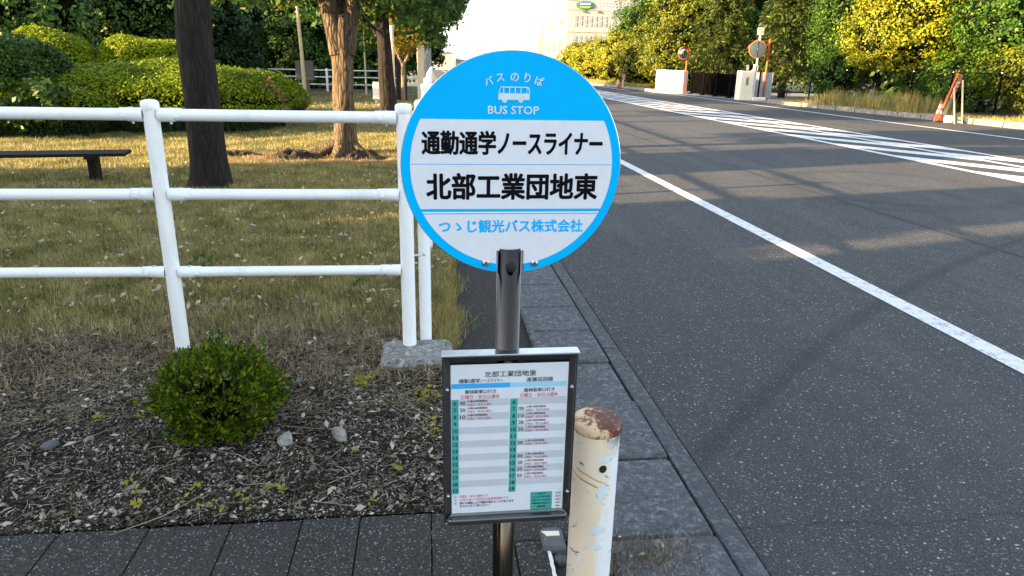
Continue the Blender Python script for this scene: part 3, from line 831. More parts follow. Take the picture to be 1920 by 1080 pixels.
    for k in range(14):
        zc = .6872 - pit * k
        if k % 2 == 0:
            rc(.0575, .1690, zc - pit / 2, zc + pit / 2, y1, 4); rc(.1885, .2975, zc - pit / 2, zc + pit / 2, y1, 4)
        rc(.0410, .0568, zc - pit / 2, zc + pit / 2, y1, 1); rc(.1715, .1880, zc - pit / 2 - .0015, zc + pit / 2 - .0015, y1, 1)
        rc(.0418, .0560, zc - pit / 2 + .0009, zc + pit / 2 - .0009, y2, 0); rc(.1723, .1872, zc - pit / 2 - .0006, zc + pit / 2 - .0024, y2, 0)
    rc(.2237, .2750, .3975, .4500, y1, 1)
    for k in range(6): rc(.2243, .2744, .4497 - .00875 * (k + 1) + .0008, .4497 - .00875 * k - .0002, y2, 0)
    o = b.build('printed_cells', ['teal', 'teal_line', 'bar_blue', 'bar_pale', 'row_grey']); o.parent = board
    yt = 1.3752
    it = [('北部工業団地東', .1707, .7552, .1141, .0142, yt, 'ink', .002, 0), ('通勤通学', .0808, .7407, .0474, .0103, yt, 'ink', .004, 0), ('ノースライナー', .1298, .7402, .0496, .0086, yt, 'ink', .004, 0),
          ('渡瀬巡回線', .236, .7396, .0594, .0108, yt, 'ink', .004, 0)]
    for x in (.1053, .2361):
        it.append(('館林駅東口行き', x, .7143, .0685, .0097, yt, 'ink', .006, 0)); it.append(('日曜日・祝日は運休', x, .7018, .0848, .0100, yt, 'ink_red', .0, 0))
    for k in range(14):
        s = str(6 + k); wd = .0052 if len(s) == 1 else .0106
        for x, dz in ((.0489, 0), (.1797, -.0015)):
            it.append((s, x, .6872 - pit * k + dz, wd, .0088, yt, 'sign_black', .012, 0))
    def row(col, k, mm, via):
        z = .6872 - pit * k + (0 if col == 0 else -.0012); x = .0656 if col == 0 else .1964
        it.append((mm, x, z, .0118, .0092, yt, 'ink', .004, 0))
        it.append((via, x + .0327, z + .0043, .0448, .0052, yt, 'ink', .008, 0))
        it.append(('日曜日・祝日は運休', x + .0370, z - .0040, .0538, .0058, yt, 'ink_red', .0, 0))
    for k, mm in enumerate(('40', '20', '10')): row(0, k, mm, '大島公民館経由')
    for k, mm in ((1, '05'), (2, '10'), (3, '20'), (4, '50'), (6, '00'), (8, '00'), (9, '20'), (10, '30'), (11, '50')): row(1, k, mm, '上早川田町経由')
    it += [('日曜日・祝日は運休です', .0914, .4481, .0657, .0066, yt, 'ink_red', .0, 0), ('12月31日～1月3日は全路線運休です', .1157, .4391, .1143, .0070, yt, 'ink_red', .0, 0),
           ('様々な要因により発着が遅れることがあります', .1215, .4301, .126, .0068, yt, 'ink', .006, 0), ('あらかじめご了承ください', .0928, .4219, .0687, .0062, yt, 'ink', .006, 0)]
    for z in (.4481, .4391, .4301): it.append(('☑', .0488, z, .0056, .0056, yt, 'ink', .0, 0))
    for k, (s, wd) in enumerate((('一般の方', .022), ('小人(小学生未満)', .042), ('学生(小～大学生)', .042), ('高齢者(65歳以上)', .044), ('1歳未満', .020), ('障がいのある方', .038))):
        it.append((s, .2493, .4455 - .00875 * k, wd, .0052, yt, 'sign_black', .008, 0))
    for k, s in enumerate(('200円', '100円', '100円', '100円', '無料', '半額')):
        it.append((s, .2890, .4452 - .00875 * k, .0125 if k < 4 else .0095, .0046, yt, 'ink', .004, 0))
    text_mesh(it, 'printed_text', board)
build_sign()

# ------------------------------------------------------------------ bollard and broken stub
def build_bollard():
    t = thing('bollard', 'cream painted steel bollard with a rusty cap and flaking paint beside the timetable', 'bollard', (.405, 1.495, 0))
    b = MB(); r = .0572
    b.lathe([(r, -.1), (r, .1), (r, .2), (r, .3), (r, .4), (r, .5), (r, .5445)], n=48)
    b.build('post', 'bollard', t)
    b = MB(); b.lathe([(.0555, .5440), (.0595, .5450), (.0612, .5490), (.0612, .5640), (.0585, .5715), (.0480, .5755), (.0300, .5775), (.0001, .5785)], n=48)
    b.build('cap', 'rust_cap', t)
    b = MB()
    a0 = -1.47
    V = []
    for k in range(20):
        a = 2 * math.pi * k / 20; du, dz = .0098 * math.cos(a), .0108 * math.sin(a)
        V.append(((r + .0009) * math.cos(a0 + du / r), (r + .0009) * math.sin(a0 + du / r), .462 + dz))
    b.poly(V); b.build('bolt_hole', 'rubber', t)
    # the pit left open in the paving round its foot
    t2 = thing('paving_pit', 'black open pit in the paving with a broken painted rim left of the bollard', 'pit', (.40, 1.55, 0))
    b = MB(); b.poly([(-.058, -.60, -.006), (.122, -.60, -.006), (.122, .20, -.006), (-.058, .20, -.006)]); b.build('pit_dark_sheet', 'rubber', t2)  # flat black sheet paints the darkness of a deeper pit
    b = MB(); rg = random.Random(6)
    V = []
    for k in range(15):
        yy = .165 - k * .012
        V.append((-.066 - .004 * rg.random(), yy, .0185)); V.append((-.060 + .005 * rg.random(), yy, .0185))
    b.add(V, [(2 * k, 2 * k + 1, 2 * k + 3, 2 * k + 2) for k in range(14)][::-1]); b.add([(v[0], v[1], .012) for v in V], [(2 * k, 2 * k + 2, 2 * k + 3, 2 * k + 1) for k in range(14)])
    b.build('painted_edge', 'white_wall', t2)
    b = MB(); b.bev(-.078, -.008, .150, .250, -.02, .030, .009); b.bev(-.052, -.012, .112, .150, -.02, .018, .012); b.build('broken_lump', 'stone_dark', t2)
    b = MB(); b.add([(-.074, .226, .0325), (-.020, .222, .0325), (-.021, .202, .0325), (-.060, .203, .0325), (-.074, .226, .028), (-.020, .222, .028), (-.021, .202, .028), (-.060, .203, .028)], [(3, 2, 1, 0), (0, 1, 5, 4), (1, 2, 6, 5), (2, 3, 7, 6), (3, 0, 4, 7)]); b.build('painted_chip', 'cream_wall', t2)
build_bollard()

# ------------------------------------------------------------------ white pipe fences
def post(par, x, y, h, r=.0335, zb=-.05):
    b = MB(); b.lathe([(r, zb), (r, h - .035)], (x, y), 28)
    p = b.build('post', 'white_enamel', par)
    b = MB(); b.lathe([(r + .003, h - .042), (r + .0045, h - .036), (r + .0045, h - .012), (r * .95, h - .003), (r * .5, h + .001), (.0001, h + .002)], (x, y), 28)
    b.build('cap', 'white_enamel', p)
    return p

def rail_seg(par, a, c, r):
    a, c = Vector(a), Vector(c); d = (c - a).normalized(); L = (c - a).length
    b = MB(); b.tube([a + d * .033, c - d * .033], r, 18, False); rl = b.build('rail', 'white_enamel', par)
    for s0, dd in ((a, d), (c, -d)):
        b = MB()
        b.tube([s0 + dd * .030, s0 + dd * .036, s0 + dd * .098, s0 + dd * .101], [r + .001, r + .0038, r + .0038, r], 18, False)
        s = Vector((-dd.y, dd.x, 0)) * .0
        q = s0 + dd * .080
        b.mat(1)
        b.tube([q + Vector((0, 0, -r - .002)), q + Vector((0, 0, -r - .013))], .0055, 6, True, False)
        b.tube([q + Vector((0, 0, r + .002)), q + Vector((0, 0, r + .007))], .0075, 8, True, False)
        b.mat(0)
        # upper half of the sleeve reaches farther along the rail as a lug
        u = dd.normalized(); sd_ = Vector((-u.y, u.x, 0)); V = []
        for e in (.096, .128):
            for kk in range(9):
                a = math.pi * (-.08 + 1.16 * kk / 8); V.append(s0 + dd * e + (sd_ * math.cos(a) + Vector((0, 0, 1)) * math.sin(a)) * (r + .0034))
        for kk in range(9):
            a = math.pi * (-.08 + 1.16 * kk / 8); V.append(s0 + dd * .128 + (sd_ * math.cos(a) + Vector((0, 0, 1)) * math.sin(a)) * r)
        b.add(V, [(kk, kk + 1, kk + 10, kk + 9) for kk in range(17) if kk != 8], True)
        b.m = 0
        b.build('clamp', ['white_enamel', 'alu'], rl)
    return rl

def build_fences():
    t = thing('pipe_fence', 'white three-rail pipe fence running across the lawn edge behind the small bush', 'fence', (-1.24, 3.3, 0))
    O = Vector((1.24, -3.3, 0))
    Y = 3.27
    xs = [-3.43, -2.33, -1.205, -.109]
    for x in xs:
        p = post(t, x, Y + (.0 if x > -.2 else .02), 1.222)
        p.location = O
    for z, r in ((1.158, .0265), (.806, .0255), (.438, .0240)):
        for a, c in zip(xs[:-1], xs[1:]):
            rl = rail_seg(t, (a, Y + (.0 if a > -.2 else .02), z + (.010 if z < .5 and a < -1.5 else 0)), (c, Y + (.0 if c > -.2 else .02), z), r); rl.location = O
    t = thing('pipe_fence', 'white pipe fence leading away beside the kerb behind the round sign', 'fence', (-.03, 3.35, 0))
    O = Vector((.03, -3.35, 0))
    pts = [(-.028 + .004 * (i + 0), 3.36 + 1.9 * i) for i in range(12)]
    pts = [(x + .012 * i, y) for i, (x, y) in enumerate(pts)]
    for i, (x, y) in enumerate(pts):
        p = post(t, x, y, 1.255 if i else 1.235, .030 if i == 0 else .034); p.location = O
    for z, r in ((1.17, .0265), (.82, .0255), (.45, .0240)):
        for a, c in zip(pts[:-1], pts[1:]):
            rl = rail_seg(t, (a[0], a[1], z), (c[0], c[1], z), r); rl.location = O
    b = MB(); b.lathe([(.0001, 3.322), (.006, 3.323), (.008, 3.329), (.008, 3.334)], (-.030, .50), 16, ax='y'); o = b.build('bolt', 'alu', t); o.location = O
    b = MB(); b.tube([(-.085, 3.30, .50), (-.05, 3.31, .50)], .008, 10); o = b.build('spacer', 'alu', t); o.location = O
    # footing
    rng = random.Random(2)
    b = MB(); b.bev(-.245, .105, 3.05, 3.33, -.05, .05, .022)
    o = b.build('concrete_footing', 'light_concrete'); tag(o, 'rough grey concrete footing under the corner fence posts', 'concrete footing')
    # far fence across the park edge
    t = thing('far_pipe_fence', 'thin white three-rail fence far across the lawn in front of the dark trees', 'fence', (-8, 34, 0))
    O = Vector((8, -34, 0))
    for x in (-19.2, -16.3, -13.4, -10.5, -7.58, -4.56, -1.6):
        b = MB(); b.lathe([(.055, 0), (.055, 1.02), (.03, 1.05), (.0001, 1.06)], (x, 34), 10); o = b.build('post', 'white_enamel', t); o.location = O
    for z in (.97, .67, .345):
        b = MB(); b.tube([(-20, 34.1, z), (.1, 34.1, z)], .028, 8); o = b.build('rail', 'white_enamel', t); o.location = O
build_fences()

# ------------------------------------------------------------------ trees
def trunk_mesh(name, mat, par, pts, rad, n=18, seed=0, lump=.06, flare=None):
    rng = random.Random(seed)
    P = [Vector(p) for p in pts]
    # resample along a smooth path
    Q = []; Rr = []
    for i in range(len(P) - 1):
        p0, p1, p2, p3 = P[max(i - 1, 0)], P[i], P[i + 1], P[min(i + 2, len(P) - 1)]
        for k in range(5):
            t = k / 5
            Q.append(.5 * ((2 * p1) + (-p0 + p2) * t + (2 * p0 - 5 * p1 + 4 * p2 - p3) * t * t + (-p0 + 3 * p1 - 3 * p2 + p3) * t ** 3))
            Rr.append(rad[i] * (1 - t) + rad[i + 1] * t)
    Q.append(P[-1]); Rr.append(rad[-1])
    b = MB(); b.tube(Q, Rr, n)
    ph = [rng.uniform(0, 6) for _ in range(4)]
    V = []
    for i, v in enumerate(b.v):
        k = i % n; ring = min(i // n, len(Q) - 1); c = Q[ring] if i < n * len(Q) else None
        if c is None: V.append(v); continue
        a = 2 * math.pi * k / n; d = Vector(v) - c
        m = 1 + lump * (math.sin(3 * a + ph[0] + ring * .12) + .6 * math.sin(5 * a + ph[1] - ring * .2) + .5 * math.sin(ring * .9 + ph[2] + a))
        if flare: m += flare * max(0, 1 - (c.z) / .45) ** 2 * (1 + .5 * math.sin(4 * a + ph[3]))
        V.append(tuple(c + d * m))
    b.v = V[:n * len(Q)] + V[:n] + V[n * (len(Q) - 1):n * len(Q)]
    return b.build(name, mat, par)

def shift(o, x, y):
    """child meshes built in world coordinates keep their place under an Empty at the base"""
    o.location = Vector((-x, -y, 0)); return o

def tree(name, label, x, y, crown, leaf, bk, tr=.15, th=2.0, n=9000, size=.16, seed=0, group=None, lean=0, core=.72, cat='tree', **kw):
    t = thing(name, label, cat, (x, y, 0), 0, group)
    top = max(b[2] for b in crown)
    shift(trunk_mesh('trunk', bk, t, [(x, y, -.1), (x + lean * .3, y, th * .4), (x + lean, y, th), (x + lean * 1.3, y, max(top, th + .5))], [tr * 1.15, tr, tr * .85, tr * .3], 12, seed, .05, .4), x, y)
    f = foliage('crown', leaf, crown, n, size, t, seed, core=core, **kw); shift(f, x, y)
    return t

def build_right_trees():
    g = 'trees behind the fence across the road'
    # (label, x, y, blobs, leaf, n, size)
    tree('broadleaf_tree', 'big rounded tree flushed bright yellow behind the fence left of the works sign', 19.6, 27.0,
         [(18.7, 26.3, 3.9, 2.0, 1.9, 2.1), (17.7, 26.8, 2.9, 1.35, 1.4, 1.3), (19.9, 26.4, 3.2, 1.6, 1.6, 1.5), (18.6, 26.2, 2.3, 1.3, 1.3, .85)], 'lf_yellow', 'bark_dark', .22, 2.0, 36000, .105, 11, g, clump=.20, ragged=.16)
    tree('broadleaf_tree', 'fresh green tree with loose branches filling the top right corner', 20.8, 21.6,
         [(20.0, 21.0, 3.4, 1.9, 1.7, 1.6), (21.3, 21.2, 4.4, 2.0, 1.8, 1.5), (18.9, 21.9, 2.7, 1.2, 1.2, .8), (19.2, 23.2, 3.3, 1.4, 1.3, 1.0)], 'lf_fresh', 'bark_dark', .2, 2.2, 30000, .10, 12, g, clump=.26, ragged=.3)
    tree('broadleaf_tree', 'dark green shrubby tree behind the fence right of the works sign', 18.9, 18.4,
         [(18.5, 18.9, 1.4, 1.2, 1.3, 1.0), (19.4, 17.6, 1.8, 1.3, 1.3, 1.2), (19.9, 18.8, 2.6, 1.3, 1.4, .9), (18.7, 20.6, 1.5, 1.1, 1.2, .9)], 'lf_olive', 'bark_dark', .12, 1.2, 24000, .085, 13, g, clump=.24, ragged=.25)
    tree('broadleaf_tree', 'low dense shrub mass hanging over the fence wire behind the orange cone', 19.6, 23.4,
         [(18.9, 23.6, 1.1, 1.0, 1.6, 1.0), (19.0, 22.0, 1.35, 1.0, 1.2, .75), (19.1, 25.6, 1.1, .9, 1.3, .7)], 'lf_fresh', 'bark_dark', .1, 1.0, 20000, .085, 14, g, clump=.22, ragged=.2)
    tree('broadleaf_tree', 'bright green tree between the second mirror and the yellow tree', 19.4, 31.5,
         [(18.6, 31.0, 4.4, 1.3, 1.3, 1.8), (19.0, 31.6, 2.8, 1.4, 1.3, 1.3), (18.0, 30.0, 1.3, 1.0, 1.2, .9)], 'lf_fresh', 'bark_dark', .15, 1.8, 20000, .105, 15, g, clump=.24, ragged=.22)
    # drooping conifers above the gate
    for i, (x, y, h, r, lab) in enumerate(((18.3, 35.5, 6.4, 2.6, 'tall drooping conifer behind the grey panel wall and the pale post'), (17.6, 42.5, 7.0, 2.6, 'dark conifer with hanging boughs above the black gate'))):
        t = thing('conifer', lab, 'tree', (x, y, 0), 0, g)
        shift(trunk_mesh('trunk', 'bark_dark', t, [(x, y, -.1), (x, y, h * .5), (x, y, h)], [.2, .14, .03], 10, i), x, y)
        rng = rnd(40 + i); P = []; A = []
        for q in range(150):
            z0 = .9 + (h - .9) * (q / 150) ** .9; L = r * (1 - .55 * (z0 / h)) * rng.uniform(.7, 1.1); a = rng.uniform(0, 2 * np.pi)
            m = 95; s = rng.random(m) ** .7
            px = x + np.cos(a) * L * s; py = y + np.sin(a) * L * s; pz = z0 + .25 * np.sin(s * 2.2) * L * .5 - .38 * L * s ** 2
            wd = .30 * (1 - .3 * s)
            P.append(np.stack([px, py, pz], 1) + rng.normal(size=(m, 3)) * np.stack([wd, wd, wd * .5], 1) * .6)
            A.append(np.tile([[math.cos(a) * .8, math.sin(a) * .8, -.6]], (m, 1)))
        P = np.concatenate(P); A = np.concatenate(A)
        N = unit(np.array([0, 0, 1.0]) + rng.normal(size=P.shape) * .6)
        V, Fq = leaves_mesh(P, N, .24, rng, 3.6, along=A)
        shift(mesh_np('crown', V, Fq, 'lf_conifer', t), x, y)
    # clipped looking row running away beyond the gate
    rows = [(15.3, 45.5, 3.1, 'lf_olive', 'nearest rounded tree of the yellow-green row beyond the white gate wall'), (15.0, 50.0, 3.2, 'lf_olive', 'second rounded tree of the yellow-green row beyond the gate wall'),
            (14.6, 55.0, 3.0, 'lf_yellow', 'third tree of the row beyond the gate wall, flushed yellow'), (14.2, 61.0, 2.75, 'lf_yellow', 'yellow tree near the far end of the row beyond the gate wall'), (13.9, 68.0, 2.6, 'lf_yellow', 'last low yellow tree at the far end of the row by the palms')]
    for i, (x, y, h, lf, lab) in enumerate(rows):
        tree('roadside_tree', lab, x, y, [(x, y, h * .66, 1.7, 2.4, h * .40), (x - .35, y - 1.2, h * .42, 1.35, 1.6, h * .34), (x + .8, y + .5, h * .95, 1.6, 2.0, h * .40), (x + 1.2, y, h * .3, 1.4, 2.3, h * .3)], lf, 'bark_dark', .15, 1.0, 17000, .13, 60 + i, 'row of trees along the far kerb', clump=.2, ragged=.16)
    tree('broadleaf_tree', 'fresh green tree rising over the yellow row in front of the pale building', 17.0, 58.0, [(16.6, 57, 4.4, 2.0, 2.0, 1.8), (18.4, 57, 5.6, 2.4, 2.0, 2.2)], 'lf_fresh', 'bark_dark', .2, 2.5, 14000, .16, 70, g, clump=.24, ragged=.25)
    tree('broadleaf_tree', 'tall olive green tree standing behind the white gate wall', 17.4, 49.0, [(17.2, 48.0, 4.6, 2.2, 2.3, 2.2), (18.8, 47.5, 6.4, 2.4, 2.2, 2.2)], 'lf_olive', 'bark_dark', .22, 2.5, 19000, .15, 71, g, clump=.2, ragged=.2)
    # deeper wood that closes the gaps: still single trees
    k = 0
    for (x, y, h) in ((23.5, 20.5, 6.5), (24.0, 25.5, 7.5), (23.0, 31.0, 7.5), (22.5, 37.5, 8.0), (22.0, 45.0, 8.5), (22.5, 53.0, 8.5), (25.5, 17.0, 6.5), (21.0, 28.5, 5.0)):
        lab = ['dark evergreen deep behind the trees of the top right corner', 'dark evergreen deep behind the yellow tree', 'dark evergreen seen in the gap right of the drooping conifer', 'dark evergreen seen through the gap over the black gate', 'dark evergreen rising behind the olive tree and the gate wall', 'dark evergreen farthest back, behind the trees near the pale building', 'dark evergreen deep behind the shrubs at the right edge', 'low dark evergreen filling the shade under the yellow tree'][k]
        tree('evergreen_tree', lab, x, y, [(x, y, h * .30, 2.3, 2.6, h * .30), (x, y, h * .66, 2.2, 2.4, h * .34)], 'lf_ever', 'bark_black', .2, 2, 6500, .26, 80 + k, 'dark evergreens at the back of the wood', clump=.24, core=.8)
        k += 1
    for i, (x, y) in enumerate(((18.4, 86.0), (17.6, 82.0))):
        t = thing('palm', ['leaning palm with drooping fronds below the pale building', 'shorter dry palm next to the yellow row below the pale building'][i], 'palm', (x, y, 0))
        hh = 3.6 - .5 * i
        shift(trunk_mesh('trunk', 'bark_pale', t, [(x, y, -.1), (x, y, hh * .5), (x + .2, y, hh)], [.25, .2, .2], 10, i), x, y)
        rng = rnd(90 + i); P = []; A = []
        for q in range(34):
            a = rng.uniform(0, 2 * np.pi); up = rng.uniform(-.3, 1.0); m = 26; s = np.linspace(.05, 1, m); L = rng.uniform(1.5, 2.2)
            P.append(np.stack([x + .2 + np.cos(a) * L * s, y + np.sin(a) * L * s, hh + up * L * s * .9 - 1.0 * L * s ** 2 * .8], 1)); A.append(np.tile([[-math.sin(a), math.cos(a), -.6]], (m, 1)))
        P = np.concatenate(P); A = np.concatenate(A)
        V, Fq = leaves_mesh(P, np.tile([[0, 0, 1.0]], (len(P), 1)) + rng.normal(size=P.shape) * .4, .5, rng, 6, along=A)
        shift(mesh_np('fronds', V, Fq, 'lf_conifer' if i else 'lf_olive', t), x, y)

def build_left_trees():
    # the near dark trunk
    t = thing('park_tree', 'thick dark smooth trunk standing behind the fence left of centre', 'tree', (-2.5, 8.25, 0))
    shift(trunk_mesh('trunk', 'bark_dark', t, [(-2.50, 8.25, -.1), (-2.47, 8.25, .12), (-2.47, 8.25, .8), (-2.475, 8.25, 1.6), (-2.42, 8.25, 2.4), (-2.38, 8.3, 3.4)], [.235, .205, .185, .18, .17, .15], 28, 3, .03, .12), -2.5, 8.25)
    for i, (dx, dy, dz) in enumerate(((-1.2, .3, 1.6), (1.1, -.3, 1.5), (.1, 1.1, 1.9))):
        shift(trunk_mesh('limb', 'bark_dark', t, [(-2.38, 8.3, 3.2), (-2.38 + dx * .5, 8.3 + dy * .5, 3.2 + dz * .6), (-2.38 + dx, 8.3 + dy, 3.2 + dz)], [.13, .09, .04], 10, i), -2.5, 8.25)
    shift(foliage('crown', 'lf_maple', [(-2.6, 8.6, 4.9, 2.2, 2.0, 1.2), (-1.4, 8.0, 5.3, 1.3, 1.3, .9)], 9000, .13, t, 101, core=0, clump=.25), -2.5, 8.25)
    # lit, furrowed, forked trunk
    t = thing('park_tree', 'furrowed forked trunk with spreading roots, its left side lit warm by the sun', 'tree', (-1.29, 11.25, 0))
    x, y = -1.29, 11.25
    shift(trunk_mesh('trunk', 'bark_mid', t, [(x, y, -.1), (x, y, .1), (x + .01, y, .6), (x + .02, y, 1.2), (x + .02, y, 1.75), (x + .04, y, 2.05)], [.215, .18, .155, .148, .155, .135], 40, 5, .09, .5), x, y)
    for i, (p1, p2, r0) in enumerate((((-.22, 0, 2.45), (-.75, .2, 3.6), .13), ((.30, .05, 2.5), (.95, -.1, 3.6), .12), ((.05, .25, 2.6), (.1, .7, 3.8), .1))):
        shift(trunk_mesh('limb', 'bark_mid', t, [(x + .04 + (-.05 if i == 0 else .05), y, 1.5), (x + p1[0], y + p1[1], p1[2]), (x + p2[0], y + p2[1], p2[2])], [r0 * 1.15, r0, .05], 14, 7 + i, .06), x, y)
    shift(foliage('crown', 'lf_maple', [(-1.9, 11.3, 3.10, 1.2, 1.5, .85), (-.3, 11.6, 3.05, 1.1, 1.4, .95), (-1.0, 11.0, 4.2, 1.7, 1.6, .9), (-3.0, 11.8, 2.85, .9, 1.0, .75), (.25, 11.9, 3.0, .6, .8, .8)], 22000, .10, t, 102, core=0, clump=.22, droop=.5), x, y)
    for i, (dx, dy, r, L) in enumerate(((-.55, -.25, .06, 1), (.5, -.3, .055, 1), (-.1, -.55, .05, 1), (.25, .45, .05, 1), (-.75, .1, .05, 1))):
        shift(trunk_mesh('root', 'bark_mid', t, [(x + dx * .25, y + dy * .25, .16), (x + dx * .6, y + dy * .7, .045), (x + dx * 1.25, y + dy * 1.2, -.02)], [r * 1.5, r, r * .5], 8, 20 + i, .1), x, y)
    # black trunk
    t = thing('park_tree', 'nearly black slim trunk with a side branch just left of the corner post top', 'tree', (-1.02, 18.8, 0))
    x, y = -1.02, 18.8
    shift(trunk_mesh('trunk', 'bark_black', t, [(x, y, -.1), (x, y, .3), (x - .03, y, 1.2), (x - .05, y, 2.0), (x - .08, y, 3.2), (x, y, 4.6)], [.25, .22, .19, .17, .16, .08], 20, 9, .05, .2), x, y)
    shift(trunk_mesh('limb', 'bark_black', t, [(x - .08, y, 1.95), (x - .5, y, 2.35), (x - 1.0, y, 2.75)], [.07, .06, .03], 10, 10), x, y)
    shift(foliage('crown', 'lf_maple', [(-1.2, 18.6, 3.7, 1.7, 1.8, 1.15), (.15, 18.9, 3.1, .8, 1.3, 1.0), (-2.6, 19.0, 3.3, 1.2, 1.3, .9), (.3, 19.4, 2.6, .42, .6, .6)], 20000, .12, t, 103, core=0, clump=.22, droop=.5), x, y)
    # small forked tree with warm leaves
    t = thing('small_tree', 'little forked tree with yellow-brown leaves behind the black trunk', 'tree', (-.84, 25.8, 0))
    x, y = -.84, 25.8
    shift(trunk_mesh('trunk', 'bark_pale', t, [(x, y, -.1), (x, y, .6), (x + .02, y, 1.35)], [.09, .075, .075], 10, 30), x, y)
    for dx in (-.22, .26): shift(trunk_mesh('limb', 'bark_pale', t, [(x + .02, y, 1.32), (x + .02 + dx * .6, y, 1.55), (x + .02 + dx, y, 1.95)], [.06, .05, .03], 8, 31), x, y)
    shift(foliage('crown', 'lf_orange', [(x, y, 2.4, .55, .6, .75), (x + .1, y, 3.0, .5, .5, .5)], 4200, .08, t, 104, core=0, clump=.3), x, y)
    t = thing('park_tree', 'grey-brown trunk directly behind the little forked tree', 'tree', (-.98, 27.5, 0))
    shift(trunk_mesh('trunk', 'bark_dark', t, [(-.98, 27.5, -.1), (-.95, 27.5, 1.2), (-.98, 27.5, 3.2)], [.22, .19, .17], 14, 33), -.98, 27.5)
    shift(foliage('crown', 'lf_ever', [(-1.1, 27.8, 3.7, 1.6, 1.5, 1.3)], 5000, .18, t, 105, core=.6, clump=.25), -.98, 27.5)
    # tree whose crown edge meets the sky
    t = tree('roadside_tree', 'dark green tree whose crown meets the pale sky left of the round sign', -.1, 31.0, [(-.3, 30.5, 3.2, 1.15, 1.3, 1.5), (.1, 30.8, 2.1, .75, 1.0, .9), (-1.6, 31.0, 3.6, 1.4, 1.4, 1.5), (.0, 31.2, 4.4, .9, 1.0, .8), (-.9, 31.5, 2.0, 1.2, 1.0, .9)], 'lf_ever', 'bark_dark', .15, 2.0, 17000, .15, 106, clump=.24, ragged=.22)
    # trees in the middle distance beyond the hedges
    g = 'trees at the back of the park'
    spec = [(-3.4, 38.5, 4.6, 'fresh', 'loose leafy tree behind the thin posts right of the lit trunk'), (-6.0, 37.6, 5.2, 'ever', 'dense tree behind the far fence just left of the lit trunk'), (-8.8, 39.5, 5.6, 'fresh', 'tree with brighter sprays near the top of the leaning pole'),
            (-9.0, 31.5, 5.2, 'dark', 'very dark bushy tree right of the thick dark trunk'), (-12.0, 30.5, 6.0, 'ever', 'dense evergreen directly behind the thick dark trunk'), (-14.6, 31.5, 6.0, 'dark', 'black-green evergreen behind the two bright clipped hedges'),
            (-12.4, 24.5, 4.8, 'ever', 'broad evergreen just behind the left bright clipped hedge'), (-15.2, 25.5, 5.4, 'ever', 'spreading evergreen above the tall dark hedge'), (-19.2, 29.5, 6.0, 'fresh', 'sunlit leafy tree in the far top left corner'),
            (-11.0, 40.0, 6.6, 'ever', 'tall evergreen in the gap above the leaning pole'), (-16.5, 38.5, 7.4, 'dark', 'tall dark evergreen far back on the left'), (-22.5, 37.5, 7.6, 'dark', 'dark evergreen farthest back at the left edge'), (-13.6, 36.6, 6.6, 'dark', 'dark evergreen at the back, left of the thick trunk'), (-6.5, 44.5, 6.5, 'dark', 'tall dark evergreen behind the far fence beside the lit trunk'), (-2.6, 44.5, 6.0, 'dark', 'tall dark evergreen far behind the black trunk'), (-18.5, 23.0, 4.6, 'ever', 'evergreen at the left edge above the tall dark hedge')]
    for i, (x, y, h, lf, lab) in enumerate(spec):
        r = 1.9 if h < 6 else 2.3
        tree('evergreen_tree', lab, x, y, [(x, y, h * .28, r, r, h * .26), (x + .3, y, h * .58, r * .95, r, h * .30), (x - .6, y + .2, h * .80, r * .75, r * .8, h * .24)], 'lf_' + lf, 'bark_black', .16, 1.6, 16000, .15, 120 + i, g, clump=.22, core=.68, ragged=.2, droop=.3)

build_right_trees()
build_left_trees()

# ------------------------------------------------------------------ hedges, bush and small plants
def hedge(label, *a, flowers=None, **kw):
    cx, cy = a[1], a[2]
    t = thing('clipped_hedge', label, 'hedge', (cx, cy, 0))
    shift(mound('foliage', *a, parent=t, **kw), cx, cy)
    return t

